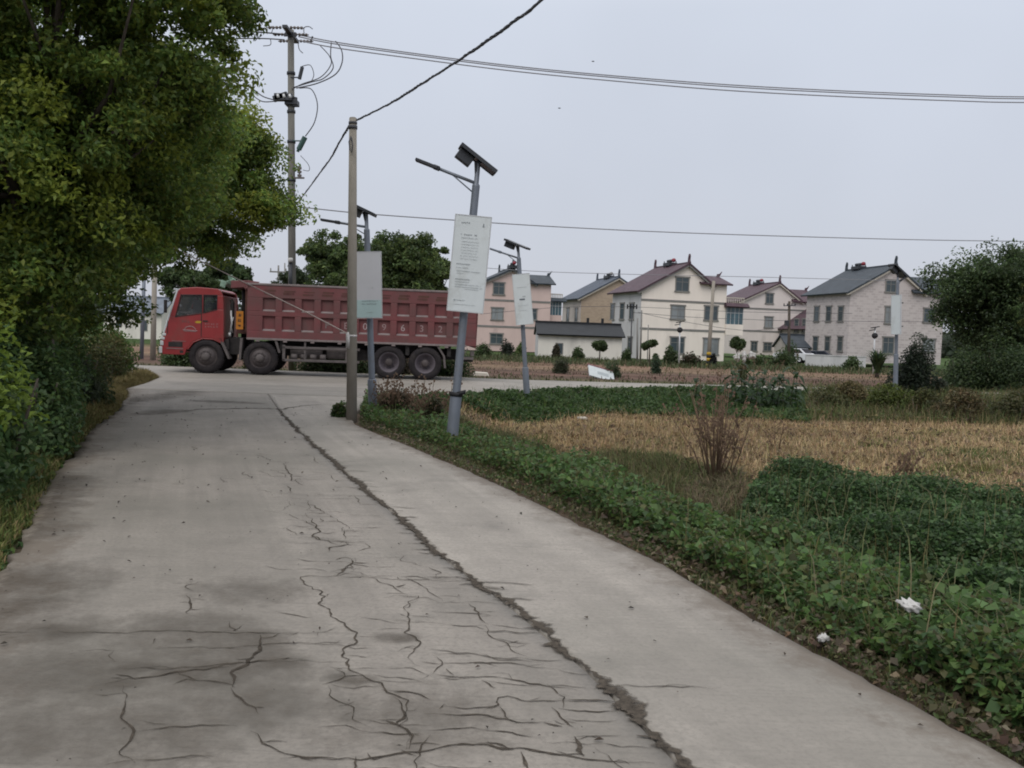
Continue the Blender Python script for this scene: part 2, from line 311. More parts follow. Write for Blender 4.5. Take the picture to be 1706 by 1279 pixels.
class MB:
    def __init__(s): s.v = []; s.f = []; s.m = []
    def add(s, vs, fs, mi=0):
        k = len(s.v); s.v += [tuple(map(float, p)) for p in vs]; s.f += [tuple(k+i for i in q) for q in fs]; s.m += [mi]*len(fs); return s
    def box(s, x0, x1, y0, y1, z0, z1, mi=0):
        return s.add([(x0, y0, z0), (x1, y0, z0), (x1, y1, z0), (x0, y1, z0), (x0, y0, z1), (x1, y0, z1), (x1, y1, z1), (x0, y1, z1)],
                     [(0, 3, 2, 1), (4, 5, 6, 7), (0, 1, 5, 4), (1, 2, 6, 5), (2, 3, 7, 6), (3, 0, 4, 7)], mi)
    def obox(s, c, ax, ay, az, mi=0):
        c, ax, ay, az = (np.array(t, float) for t in (c, ax, ay, az)); vs = []
        for k in (-1, 1):
            for i, j in ((-1, -1), (1, -1), (1, 1), (-1, 1)): vs.append(c + ax*i + ay*j + az*k)
        return s.add(vs, [(0, 3, 2, 1), (4, 5, 6, 7), (0, 1, 5, 4), (1, 2, 6, 5), (2, 3, 7, 6), (3, 0, 4, 7)], mi)
    def prism(s, poly, a, b, mi=0, plane='xz'):
        n = len(poly)
        w = (lambda p, t: (p[0], t, p[1])) if plane == 'xz' else (lambda p, t: (t, p[0], p[1])) if plane == 'yz' else (lambda p, t: (p[0], p[1], t))
        vs = [w(p, a) for p in poly] + [w(p, b) for p in poly]
        fs = [tuple(range(n)), tuple(range(2*n-1, n-1, -1))] + [(i, i+n, (i+1) % n + n, (i+1) % n) for i in range(n)]
        return s.add(vs, fs, mi)
    def tube(s, pts, r, n=8, mi=0, cap=True):
        pts = [np.array(p, float) for p in pts]; m_ = len(pts)
        rs = [r]*m_ if np.isscalar(r) else list(r)
        k = len(s.v); prev = None
        for i, p in enumerate(pts):
            t = pts[min(i+1, m_-1)] - pts[max(i-1, 0)]; t = t/(np.linalg.norm(t)+1e-12)
            if prev is None:
                a = np.array([0, 0, 1.]) if abs(t[2]) < 0.9 else np.array([1., 0, 0])
                u = np.cross(t, a)
            else: u = prev - t*np.dot(prev, t)
            u = u/(np.linalg.norm(u)+1e-12); prev = u; w = np.cross(t, u)
            for j in range(n):
                th = 2*math.pi*j/n; s.v.append(tuple(p + rs[i]*(u*math.cos(th) + w*math.sin(th))))
        for i in range(m_-1):
            for j in range(n):
                a = k+i*n+j; b = k+i*n+(j+1) % n; s.f.append((a, b, b+n, a+n)); s.m.append(mi)
        if cap:
            s.f.append(tuple(k+j for j in range(n-1, -1, -1))); s.m.append(mi)
            s.f.append(tuple(k+(m_-1)*n+j for j in range(n))); s.m.append(mi)
        return s
    def lathe_y(s, prof, cx, cz, n=28, mi=0):
        """profile of (radius, y) turned about the y axis through (cx, cz)"""
        k = len(s.v)
        for r_, y in prof:
            for j in range(n):
                t = 2*math.pi*j/n; s.v.append((cx+r_*math.cos(t), y, cz+r_*math.sin(t)))
        for i in range(len(prof)-1):
            for j in range(n):
                a = k+i*n+j; b = k+i*n+(j+1) % n; s.f.append((a, b, b+n, a+n)); s.m.append(mi)
        return s
    def build(s, name, mats, parent=None, smooth=False, bevel=0):
        me = bpy.data.meshes.new(name); me.from_pydata(s.v, [], s.f)
        mats = mats if isinstance(mats, (list, tuple)) else [mats]
        for q in mats: me.materials.append(q)
        if len(mats) > 1: me.polygons.foreach_set('material_index', s.m)
        if smooth: me.polygons.foreach_set('use_smooth', [True]*len(me.polygons))
        me.update()
        import bmesh
        bm = bmesh.new(); bm.from_mesh(me); bmesh.ops.recalc_face_normals(bm, faces=bm.faces); bm.to_mesh(me); bm.free()
        o = bpy.data.objects.new(name, me); COL.objects.link(o)
        if parent is not None: o.parent = parent
        if bevel:
            b = o.modifiers.new('bevel', 'BEVEL'); b.width = bevel; b.segments = 2; b.limit_method = 'ANGLE'; b.angle_limit = rad(50)
        return o

def raw_mesh(name, V, loops, starts, material, parent=None, col=None, smooth=False):
    me = bpy.data.meshes.new(name); V = np.ascontiguousarray(V, np.float32)
    me.vertices.add(len(V)); me.vertices.foreach_set('co', V.ravel())
    me.loops.add(len(loops)); me.loops.foreach_set('vertex_index', np.ascontiguousarray(loops, np.int32))
    me.polygons.add(len(starts)); me.polygons.foreach_set('loop_start', np.ascontiguousarray(starts, np.int32))
    if smooth: me.polygons.foreach_set('use_smooth', np.ones(len(starts), bool))
    me.update(calc_edges=True); me.validate()
    if col is not None:
        a = me.attributes.new('col', 'FLOAT_COLOR', 'POINT')
        c = np.ones((len(V), 4), np.float32); c[:, :3] = col; a.data.foreach_set('color', c.ravel())
    me.materials.append(material)
    o = bpy.data.objects.new(name, me); COL.objects.link(o)
    if parent is not None: o.parent = parent
    return o
def unit(a): return a/(np.linalg.norm(a, axis=-1, keepdims=True)+1e-9)
def leaf_arrays(C, size, nrm, col, aspect=0.5, fold=0.18, droop=0.0):
    N = len(C); t = RNG.normal(size=(N, 3)); t[:, 2] -= droop
    nrm = unit(nrm); t = unit(t - nrm*np.sum(t*nrm, 1, keepdims=True)); b = np.cross(nrm, t)
    s = np.asarray(size).reshape(-1, 1)*np.ones((N, 1))
    V = np.stack([C - t*s*0.5, C + b*s*aspect*0.5 + nrm*s*fold - t*s*0.05, C + t*s*0.5 - nrm*s*0.12, C - b*s*aspect*0.5 + nrm*s*fold - t*s*0.05], 1).reshape(-1, 3)
    return V, np.repeat(col, 4, 0)
def leaves(name, C, size, nrm, col, parent=None, material=None, aspect=0.5, fold=0.18, droop=0.0):
    V, cc = leaf_arrays(C, size, nrm, col, aspect, fold, droop); N = len(C)
    return raw_mesh(name, V, np.arange(4*N), np.arange(0, 4*N, 4), material or M['leaf'], parent, cc)
def blade_arrays(B, h, width, lean, col):
    N = len(B); az = RNG.uniform(0, 2*math.pi, N); d = np.stack([np.cos(az), np.sin(az), np.zeros(N)], 1)
    side = np.stack([-d[:, 1], d[:, 0], d[:, 2]], 1)
    h = np.asarray(h).reshape(-1, 1)*np.ones((N, 1)); w = np.asarray(width).reshape(-1, 1)*np.ones((N, 1)); L = np.asarray(lean).reshape(-1, 1)*np.ones((N, 1))
    up = np.array([0, 0, 1.])
    mid = B + up*h*0.62 + d*h*L*0.35; tip = B + up*h*(1-0.25*L) + d*h*L
    V = np.stack([B-side*w/2, B+side*w/2, mid+side*w*0.36, mid-side*w*0.36, tip], 1).reshape(-1, 3)
    return V, np.repeat(col, 5, 0)
def blades(name, B, h, width, lean, col, parent=None, material=None):
    V, cc = blade_arrays(B, h, width, lean, col); N = len(B); base = np.arange(N)*5
    L = np.stack([base, base+1, base+2, base+3, base+3, base+2, base+4], 1).ravel()
    S = np.stack([np.arange(N)*7, np.arange(N)*7+4], 1).ravel()
    return raw_mesh(name, V, L, S, material or M['grass'], parent, cc)
def join_raw(name, parts, material, parent=None):
    """parts: list of ('leaf'|'blade', V, col) arrays made into one mesh"""
    Vs, Ls, Ss, Cs = [], [], [], []; vo = lo = 0
    for kind, V, c in parts:
        if kind == 'leaf':
            n = len(V)//4; L = np.arange(4*n); S = np.arange(0, 4*n, 4)
        else:
            n = len(V)//5; b = np.arange(n)*5
            L = np.stack([b, b+1, b+2, b+3, b+3, b+2, b+4], 1).ravel(); S = np.stack([np.arange(n)*7, np.arange(n)*7+4], 1).ravel()
        Vs.append(V); Ls.append(L+vo); Ss.append(S+lo); Cs.append(c); vo += len(V); lo += len(L)
    return raw_mesh(name, np.concatenate(Vs), np.concatenate(Ls), np.concatenate(Ss), material, parent, np.concatenate(Cs))
_ph = np.random.default_rng(5).uniform(0, 6.28, (12, 6)); _dir = np.random.default_rng(6).normal(size=(12, 6, 2))
def vnoise(x, y, sc=1.0, k=0):
    """smooth pseudo noise about -1..1"""
    x = np.asarray(x)*sc; y = np.asarray(y)*sc; o = 0
    for i in range(6): o = o + np.sin(_dir[k, i, 0]*x*1.3*(1+i*0.5) + _dir[k, i, 1]*y*1.3*(1+i*0.5) + _ph[k, i])/(1+i*0.45)
    return o/2.6
def palette(n, cols, jit=0.25, weights=None):
    cols = np.array(cols); i = RNG.choice(len(cols), n, p=weights); c = cols[i]*(1+RNG.uniform(-jit, jit, (n, 1)))
    return np.clip(c*(1+RNG.uniform(-0.08, 0.08, (n, 3))), 0.003, 1)
def in_poly(pts, poly):
    x, y = pts[:, 0], pts[:, 1]; r = np.zeros(len(pts), bool); n = len(poly)
    for i in range(n):
        x0, y0 = poly[i]; x1, y1 = poly[(i+1) % n]
        c = ((y0 > y) != (y1 > y)) & (x < (x1-x0)*(y-y0)/(y1-y0+1e-12)+x0); r ^= c
    return r
def zone(poly_px, n, z=-0.2, power=0.0):
    """n points on the ground inside an area outlined in the photograph, laid out at its real place"""
    w = poly_px if isinstance(poly_px, np.ndarray) else np.array([G(a, b, z)[:2] for a, b in poly_px]); lo, hi = w.min(0), w.max(0); out = []; tot = 0
    while tot < n:
        q = RNG.uniform(lo, hi, (max(2000, n), 2)); q = q[in_poly(q, w)]
        if power and len(q): q = q[RNG.uniform(size=len(q)) < (w[:, 1].min()/q[:, 1])**power]
        out.append(q); tot += len(q)
    return np.concatenate(out)[:n]

# ------------------------------------------------------------------ setting: terrain and roads
YS = np.array([-8, 0, 3.5, 5.7, 7.5, 9.65, 12.8, 16.4, 19.0, 21.0, 22.9, 25.5, 27.4])
XL = np.array([1.7, -1.2, -2.45, -3.25, -3.95, -4.85, -6.0, -7.15, -8.1, -9.0, -9.35, -10.0, -10.9])
YR = np.array([-8, 0, 3.53, 5.02, 6.48, 8.61, 10.9, 13.04, 15.1, 16.8, 20.1, 21.9])
XR = np.array([5.6, 3.15, 2.07, 1.57, 1.13, 0.31, -0.65, -1.66, -2.63, -3.05, -2.85, -2.4])
YJ = np.array([-8, 0, 3.42, 4.32, 5.34, 6.42, 8.07, 10.58, 13.7, 16.6, 21])
XJ = np.array([4.3, 1.75, 0.70, 0.43, 0.04, -0.44, -1.06, -2.04, -3.21, -4.25, -5.7])
NX = np.array([-80, -14, -10.9, -10.0, -9.35, -9.0, -2.86, -2.37, -0.83, 0.81, 5, 11.3, 17, 60, 120]); NY = np.array([29.5, 28.0, 27.4, 25.5, 22.9, 20.95, 20.95, 21.9, 23.8, 25.7, 28.2, 30.9, 31.8, 35, 38])
FX = np.array([-80, -10, 0, 5, 12.5, 18.5, 60, 120]); FY = np.array([33, 31.8, 31.4, 32.2, 34.2, 34.8, 37.8, 41])
def road_dist(x, y):
    """signed clearances: right of the lane, left of the lane, and outside the cross road"""
    xr = np.interp(y, YR, XR); xl = np.interp(y, YS, XL)
    return x-xr, xl-x, np.interp(x, NX, NY)-y, y-np.interp(x, FX, FY)
def hz(x, y):
    x = np.asarray(x, float); y = np.asarray(y, float)
    dr, dl, dn, df = road_dist(x, y)
    near = dn > -0.3
    r = np.clip(dr, 0, 50)
    zr = np.interp(r, [0, 0.15, 0.6, 1.5, 2.3, 3.1, 4.5, 8, 14], [-0.05, -0.05, -0.03, -0.10, -0.46, -0.48, -0.33, -0.36, -0.40])
    zr = np.maximum(zr, np.where(y > 15, -0.12, -9)) if False else zr
    rise = np.clip((4.0-dn)/4.0, 0, 1)
    zr = zr*(1-rise) + (-0.06)*rise
    zl = np.interp(np.clip(dl, 0, 60), [0, 0.2, 1.0, 3.0, 10], [-0.05, -0.05, 0.0, -0.05, -0.3])
    far = np.interp(np.clip(df, 0, 300), [0, 0.6, 4, 25, 60, 300], [-0.06, -0.06, -0.25, -0.55, -0.72, -0.8])
    z = np.where(df > 0, far, np.where(dr > 0, zr, np.where(dl > 0, zl, -0.06)))
    on = (dr <= 0) & (dl <= 0) & (y < 24) | ((dn <= 0) & (df <= 0))
    z = np.where(on, -0.10, z)
    b = np.where(on, 0, 0.035*vnoise(x, y, 1.4, 1) + 0.02*vnoise(x, y, 4.0, 2))
    ramp = np.clip(np.minimum(np.maximum(dr, dl), np.maximum(dn, 9*(dn < 0)))/0.6, 0, 1)
    return z + b*np.clip(ramp, 0.0, 1)

GREEN = np.array((0.040, 0.062, 0.022)); OLIVE = np.array((0.075, 0.072, 0.032)); SOIL = np.array((0.095, 0.072, 0.054)); STRAW = np.array((0.24, 0.165, 0.085)); RED = np.array((0.105, 0.072, 0.056)); TANS = np.array((0.19, 0.135, 0.092))
def smooth_axis(parts):
    return np.unique(np.round(np.concatenate([np.arange(a, b, s) for a, b, s in parts]), 3))
gx = smooth_axis([(-900, -120, 60), (-120, -30, 6), (-30, -14, 1.0), (-14, 14, 0.22), (14, 36, 0.8), (36, 130, 5), (130, 901, 70)])
gy = smooth_axis([(-60, -8, 4), (-8, 34, 0.24), (34, 60, 0.9), (60, 130, 4), (130, 1500, 90)])
X, Y = np.meshgrid(gx, gy); Z = hz(X, Y)
dr, dl, dn, df = road_dist(X, Y)
n1 = vnoise(X, Y, 0.5, 3); n2 = vnoise(X, Y, 1.8, 4)
colr = np.zeros(X.shape+(3,)); colr[:] = SOIL
def lay(mask, c): colr[mask] = c
straw_w = np.clip(0.5 + 0.9*n1, 0, 1)[..., None]
sw2 = np.clip(0.62 + 0.8*vnoise(X*0.45, Y*1.5, 0.9, 6), 0, 1)[..., None]
colr = np.where((dr > 2.2)[..., None], STRAW*0.8*sw2 + SOIL*0.75*(1-sw2), colr)
colr = np.where((dn < 3.2)[..., None] & (dr > 0)[..., None], GREEN, colr)
cl = GREEN*np.clip(0.5+n1, 0, 1)[..., None] + SOIL*np.clip(0.5-n1, 0, 1)[..., None]
colr = np.where((dl > 0)[..., None], cl, colr)
t = np.clip(df, 0, 400) + 1.2*n1
bands = [(0, OLIVE), (3.5, (0.10, 0.095, 0.045)), (7, SOIL), (12, (0.12, 0.075, 0.06)), (18, RED), (26, TANS), (32, (0.17, 0.11, 0.08)), (40, TANS*0.9), (48, OLIVE), (56, GREEN*1.2), (400, GREEN*1.3)]
bx_ = np.array([b[0] for b in bands]); bc_ = np.array([b[1] for b in bands])
fc = np.stack([np.interp(t, bx_, bc_[:, k]) for k in range(3)], -1)
fc = fc*np.clip(1+0.42*vnoise(X*0.13, Y*1.1, 1.0, 9)+0.15*n2, .4, 1.6)[..., None]
colr = np.where((df > 0)[..., None], fc, colr)
ny_, nx_ = X.shape
idx = np.arange(ny_*nx_).reshape(ny_, nx_)
q = np.stack([idx[:-1, :-1], idx[:-1, 1:], idx[1:, 1:], idx[1:, :-1]], -1).reshape(-1, 4)
ground = raw_mesh('ground', np.stack([X, Y, Z], -1).reshape(-1, 3), q.ravel(), np.arange(0, 4*len(q), 4), M['soil'], None, colr.reshape(-1, 3), True)
tag(ground, kind='structure')

def grid_sheet(name, P2, Z, UV, edge, material):
    """P2: (a,b,2) points; one road sheet with a UV map (metres across, along) and an 'edge' attribute"""
    a, b = P2.shape[:2]; V = np.concatenate([P2, np.full((a, b, 1), Z)], -1).reshape(-1, 3)
    idx = np.arange(a*b).reshape(a, b)
    q = np.stack([idx[:-1, :-1], idx[:-1, 1:], idx[1:, 1:], idx[1:, :-1]], -1).reshape(-1, 4)
    # kerb-like slab sides
    per = np.concatenate([idx[0, :], idx[1:, -1], idx[-1, -2::-1], idx[-2:0:-1, 0]]); k = len(V)
    low = V[per].copy(); low[:, 2] -= 0.16; V = np.concatenate([V, low]); m_ = len(per)
    sq = np.stack([per, k+np.arange(m_), k+(np.arange(m_)+1) % m_, np.roll(per, -1)], -1)
    q = np.concatenate([q, sq])
    o = raw_mesh(name, V, q.ravel(), np.arange(0, 4*len(q), 4), material)
    me = o.data; uv = me.uv_layers.new(name='UV'); U = np.concatenate([UV.reshape(-1, 2), UV.reshape(-1, 2)[per]])
    uv.data.foreach_set('uv', U[q.ravel()].astype(np.float32).ravel())
    at = me.attributes.new('edge', 'FLOAT', 'POINT'); at.data.foreach_set('value', np.concatenate([edge.ravel(), edge.ravel()[per]]).astype(np.float32))
    return tag(o, kind='structure')
ys = np.arange(-8, 21.01, 0.08)
xl = np.interp(ys, YS, XL); xj = np.interp(ys, YJ, XJ); xr = np.interp(ys, YR, XR) + 0.012*np.sin(ys*2.1) + RNG.normal(0, .008, len(ys)) - 0.03*(RNG.uniform(size=len(ys)) < .04)
xl = xl + 0.03*np.sin(ys*1.3) + RNG.normal(0, .018, len(ys)) + 0.02*np.sin(ys*9.1)
tt = np.linspace(0, 1, 26)
lane = np.stack([xl[:, None]*(1-tt) + (xj[:, None]-0.012)*tt, np.repeat(ys[:, None], 26, 1)], -1)
dist_l = lane[..., 0]-xl[:, None]
grid_sheet('road_lane', lane, 0.0, np.stack([lane[..., 0]+0.36*lane[..., 1], lane[..., 1]], -1), np.clip(1-dist_l/0.9, 0, 1), M['road'])
strip = np.stack([(xj[:, None]+0.012)*(1-tt) + xr[:, None]*tt, np.repeat(ys[:, None], 26, 1)], -1)
dist_r = xr[:, None]-strip[..., 0]
grid_sheet('road_widening_strip', strip, 0.0, np.stack([strip[..., 0]+0.36*strip[..., 1], strip[..., 1]], -1), np.clip(1-dist_r/0.55, 0, 1), M['road_strip'])
xs = np.concatenate([np.arange(-80, -16, 2.0), np.arange(-16, 30, 0.2), np.arange(30, 121, 3.0)])
yn = np.interp(xs, NX, NY) + 0.006; yf = np.interp(xs, FX, FY); t2 = np.linspace(0, 1, 24)
cr = np.stack([np.repeat(xs[:, None], 24, 1), yn[:, None]*(1-t2)+yf[:, None]*t2], -1)
d2 = np.minimum(cr[..., 1]-yn[:, None], yf[:, None]-cr[..., 1])
inj = (cr[..., 0] > -9.4) & (cr[..., 0] < -2.6)
d2 = np.where(inj, yf[:, None]-cr[..., 1], d2)
grid_sheet('cross_road', cr, 0.002, np.stack([cr[..., 1], cr[..., 0]], -1), np.clip(1-d2/0.6, 0, 1), M['road_cross'])

# ---- cracks and the dirt-filled joint: thin ragged sheets lying on the slabs
def rough_line(l, amps):
    """1/f-like wander along a line: (step, amplitude) octaves"""
    o = np.zeros(len(l))
    for st, am in amps:
        n = max(2, int(l[-1]/st)+3); o = o + am*np.interp(l, np.arange(n)*st, RNG.normal(0, 1, n))
    return o
class Ribbon:
    def __init__(s): s.V = []; s.q = []; s.e = []
    def add(s, pts, w, z, jag=1.0, step=0.02, soft=False, spurs=0.0, wander=1.0):
        pts = np.array([p[:2] for p in pts]); seg = np.linalg.norm(np.diff(pts, axis=0), axis=1); L = np.concatenate([[0], np.cumsum(seg)])
        m_ = max(4, int(L[-1]/step)); l = np.linspace(0, L[-1], m_); c = np.stack([np.interp(l, L, pts[:, i]) for i in (0, 1)], -1)
        c0 = c.copy(); k_ = max(3, min(9, m_//3)); d = np.gradient(c, axis=0); d /= np.linalg.norm(d, axis=1, keepdims=True)+1e-9; nrm = np.stack([-d[:, 1], d[:, 0]], -1)
        c = c + nrm*(rough_line(l, [(.35, .014), (.12, .013), (.045, .008)])*wander)[:, None]
        ww = np.asarray(w)*np.ones(2); wl = np.interp(l, [0, L[-1]], ww)
        taper = np.clip(np.minimum(l, L[-1]-l)/max(0.3*L[-1], 1e-3), 0.15, 1) if not soft else np.ones(m_)
        def half(): return wl*taper*np.clip(0.5+jag*rough_line(l, [(.3, .15), (.1, .16), (.03, .20)]), 0.08, 1.3)
        a, b = half(), half(); k = len(s.V); f = 0.35 if not soft else 0.3
        rows = np.stack([c+nrm*(a*(1+f))[:, None], c+nrm*(a*0.6)[:, None], c, c-nrm*(b*0.6)[:, None], c-nrm*(b*(1+f))[:, None]], 1)
        s.V += [(p[0], p[1], z) for p in rows.reshape(-1, 2)]; s.e += ([-0.3, 0.42, 0.75, 0.42, -0.3] if soft else [-0.25, 0.8, 0.95, 0.8, -0.25])*m_
        for i in range(m_-1):
            for j in range(4): s.q.append((k+i*5+j, k+i*5+j+1, k+i*5+j+6, k+i*5+j+5))
        for _ in range(int(spurs*L[-1])):
            i = RNG.integers(0, m_); sg = RNG.choice([-1, 1]); ln = RNG.exponential(.09)+.03; p = c[i]
            s.add([p, p+np.array([sg*ln*.5, RNG.normal(0, .015)]), p+np.array([sg*ln, RNG.normal(0, .03)])], min(.012, float(wl[i])*.6), z-0.0005, 1.0, .02)
    def build(s, name):
        q = np.array(s.q); o = raw_mesh(name, np.array(s.V), q.ravel(), np.arange(0, 4*len(q), 4), M['crack'])
        at = o.data.attributes.new('edge', 'FLOAT', 'POINT'); at.data.foreach_set('value', np.array(s.e, np.float32)); return tag(o, kind='structure')
c4 = lambda L: [G(500+x/2.136, 680+y/2.136) for x, y in L]
c3 = lambda L: [G(x/2.437, 780+y/2.437) for x, y in L]
rb = Ribbon()
for L, w in [([(20, 375), (45, 410), (75, 440), (40, 455), (110, 475), (240, 482)], .022), ([(95, 510), (160, 480)], .02), ([(0, 335), (50, 345), (100, 375)], .02), ([(-60, 190), (-30, 260), (5, 250), (45, 250)], .02), ([(-45, 275), (-20, 300)], .02),
             ([(195, 535), (150, 570), (185, 578), (120, 597), (20, 605), (15, 620), (70, 645), (90, 670), (70, 695), (115, 745), (160, 780), (200, 800), (205, 840), (170, 880), (175, 925), (215, 965), (280, 1000), (325, 1030), (360, 1070), (370, 1100), (345, 1130), (400, 1170), (375, 1195), (385, 1216)], .016),
             ([(325, 1030), (360, 1070), (370, 1100), (345, 1130), (400, 1170), (375, 1195), (385, 1216)], .022),
             ([(0, 1240), (200, 1240), (380, 1220), (600, 1210), (800, 1220), (1000, 1245), (1260, 1265)], .022), ([(200, 1240), (205, 1290)], .03),
             ([(430, 665), (375, 710), (400, 745), (375, 800), (420, 830), (385, 890), (440, 915)], .013), ([(690, 825), (820, 840)], .013), ([(440, 855), (560, 870), (690, 890), (870, 905)], .012),
             ([(480, 905), (690, 910), (910, 930)], .012), ([(420, 965), (560, 955), (700, 970), (860, 995), (985, 1005)], .014), ([(640, 970), (690, 1000)], .012),
             ([(490, 1060), (580, 1070), (715, 1060), (730, 1035), (780, 1045), (1030, 1050)], .014), ([(715, 1060), (745, 1075), (780, 1110)], .016), ([(440, 1090), (600, 1095), (780, 1110), (980, 1115)], .013),
             ([(860, 1125), (930, 1140)], .012), ([(980, 1170), (1020, 1210), (1030, 1240)], .03), ([(970, 1170), (1140, 1165)], .014), ([(750, 1230), (800, 1290)], .02),
             ([(210, 600), (350, 610), (460, 615), (640, 625)], .012), ([(60, 320), (210, 320)], .012), ([(170, 425), (290, 425)], .012), ([(210, 290), (320, 300)], .018), ([(160, 380), (300, 388)], .012), ([(540, 955), (510, 930)], .012),
             ([(1060, 985), (1250, 990), (1480, 995)], .010), ([(350, 640), (380, 630)], .02), ([(130, 600), (160, 575), (180, 540), (200, 535)], .03), ([(90, 190), (230, 190)], .012), ([(480, 690), (640, 690)], .010), ([(470, 720), (700, 740)], .010)]:
    rb.add(c4(L), w*0.64, 0.004, 1.0, spurs=5)
for L, w in [([(0, 673), (380, 668), (950, 670), (1400, 668)], .012), ([(560, 740), (650, 725), (850, 730), (1000, 720), (1560, 715)], .011), ([(500, 815), (700, 825), (950, 805), (1060, 790), (1230, 780)], .02),
             ([(430, 880), (520, 850), (700, 825), (960, 806)], .018), ([(700, 830), (780, 870), (940, 880), (960, 892)], .02), ([(950, 890), (1000, 960), (1050, 1000)], .014), ([(490, 880), (520, 970), (500, 1020), (530, 1070), (500, 1150), (550, 1200)], .014),
             ([(530, 1070), (690, 1045), (780, 1050), (960, 1050)], .011), ([(1010, 1070), (1060, 1115), (1150, 1155), (1240, 1165), (1430, 1170)], .014), ([(900, 630), (950, 665), (990, 635)], .012), ([(1050, 680), (1060, 740), (1030, 800), (960, 830), (960, 890)], .03), ([(500, 1190), (880, 1190)], .012),
             ([(650, 715), (660, 690)], .012), ([(1640, 520), (1700, 520), (1660, 570), (1610, 568)], .014), ([(0, 585), (60, 580)], .008)]:
    rb.add(c3(L), w*0.62, 0.004, 1.0, spurs=4)
YM = np.array([3.4, 3.75, 4.2, 4.7, 5.5, 6.3, 7.2, 8.4, 10, 12]); XM = np.array([-.95, -.72, -.95, -1.2, -1.2, -1.45, -1.75, -2.15, -2.75, -3.4])
yk = 3.3; prev_row = None
while yk < 11.5:
    xa, xb = np.interp(yk, YM, XM), np.interp(yk, YJ, XJ); n_ = 7; xx = np.linspace(xa+RNG.uniform(-.3, .2), xb, n_); row = [(x, yk-.09*(x-xa)+RNG.normal(0, .035)) for x in xx]
    keep = RNG.uniform(size=n_-1) < (.72 if yk < 6.5 else .5)
    for a in range(n_-1):
        if keep[a]:
            p, q_ = row[a], row[a+1]; rb.add([p, ((p[0]+q_[0])/2, (p[1]+q_[1])/2+RNG.normal(0, .018)), q_], RNG.uniform(.004, .0085), 0.0035, 1.0, spurs=1.5)
    if prev_row is not None:
        for a in range(1, n_-1):
            if RNG.uniform() < (.33 if yk < 7 else .2): p, q_ = prev_row[a], row[a]; rb.add([p, ((p[0]+q_[0])/2+RNG.normal(0, .05), (p[1]+q_[1])/2), q_], RNG.uniform(.004, .009), 0.0033, 1.0, spurs=6)
    prev_row = row; yk += RNG.uniform(.22, .5)*(.7+.07*yk)
for k in range(18):
    y_ = 3.5+RNG.uniform(0, 1)*8; xa = np.interp(y_, YJ, XJ); x_ = xa-RNG.uniform(.3, 2.6); ln = RNG.exponential(.18)+.1
    rb.add([(x_, y_), (x_-.3*ln+RNG.normal(0, .03), y_+ln*.5), (x_-.42*ln+RNG.normal(0, .03), y_+ln)], RNG.uniform(.005, .010), 0.0032, 1.0, spurs=8)
rb.add([G(262, 690), G(330, 682), G(420, 680), G(470, 682), G(500, 676), G(575, 672)], 0.05, 0.0065, 1.0)
rb.build('road_cracks')
rb = Ribbon()
yy = np.arange(-6, 17.5, 0.3)
rb.add([(np.interp(v, YJ, XJ), v) for v in yy], (0.125, 0.085), 0.007, 1.2, 0.014, True, 8, 0.8)
rb.build('road_joint')
# damp, dirt and painted tree shade: one thin sheet whose alpha follows distance to the patch centres
cs = []
def stain_shade(pts, w, st=.5):
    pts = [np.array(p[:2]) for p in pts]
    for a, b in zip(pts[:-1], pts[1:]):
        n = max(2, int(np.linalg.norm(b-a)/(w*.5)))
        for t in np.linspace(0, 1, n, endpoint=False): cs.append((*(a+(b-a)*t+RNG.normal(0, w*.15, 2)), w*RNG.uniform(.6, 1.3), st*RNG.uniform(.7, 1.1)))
for L, w in [([(480, 820), (600, 805), (700, 825), (950, 812), (1060, 795), (1240, 785)], .11), ([(1000, 690), (1060, 740), (1040, 800)], .16), ([(720, 850), (840, 870), (960, 885)], .09), ([(430, 878), (520, 872), (560, 860)], .09), ([(1380, 850), (1480, 865)], .08), ([(1580, 690), (1690, 690)], .08), ([(200, 640), (240, 690)], .10), ([(1400, 1010), (1440, 1010)], .06), ([(360, 668), (400, 668)], .06)]: stain_shade(c3(L), w, .62)
for a_, b_, w, st in (((190, 672), (330, 650), .35, .5), ((330, 668), (430, 672), .22, .5), ((240, 690), (300, 684), .25, .5), ((520, 690), (585, 705), .12, .5), ((100, 800), (40, 900), .3, .4), ((60, 960), (0, 1040), .35, .4), ((0, 1120), (260, 1130), .40, .35), ((40, 1220), (330, 1235), .35, .35), ((300, 1060), (420, 1180), .35, .35), ((20, 1060), (120, 1050), .3, .35), ((420, 980), (470, 1000), .3, .25), ((600, 1180), (760, 1200), .3, .25)): stain_shade([G(*a_), G(*b_)], w, st)  # junction mud; the near-left ones mix dirt with tree shade put into colour
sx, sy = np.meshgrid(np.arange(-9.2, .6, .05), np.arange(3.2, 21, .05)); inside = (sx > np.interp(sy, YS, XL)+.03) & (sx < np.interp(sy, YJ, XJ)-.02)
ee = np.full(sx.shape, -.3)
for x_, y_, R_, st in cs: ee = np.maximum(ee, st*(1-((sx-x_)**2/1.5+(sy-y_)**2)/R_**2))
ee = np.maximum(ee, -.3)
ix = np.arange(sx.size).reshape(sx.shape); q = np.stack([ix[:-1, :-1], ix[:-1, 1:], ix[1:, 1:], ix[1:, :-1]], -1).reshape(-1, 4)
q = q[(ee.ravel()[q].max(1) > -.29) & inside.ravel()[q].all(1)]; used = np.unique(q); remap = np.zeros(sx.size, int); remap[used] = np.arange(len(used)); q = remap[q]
so = raw_mesh('road_stains_and_shade', np.stack([sx.ravel()[used], sy.ravel()[used], np.full(len(used), .0085)], 1), q.ravel(), np.arange(0, 4*len(q), 4), M['stain_shade'])
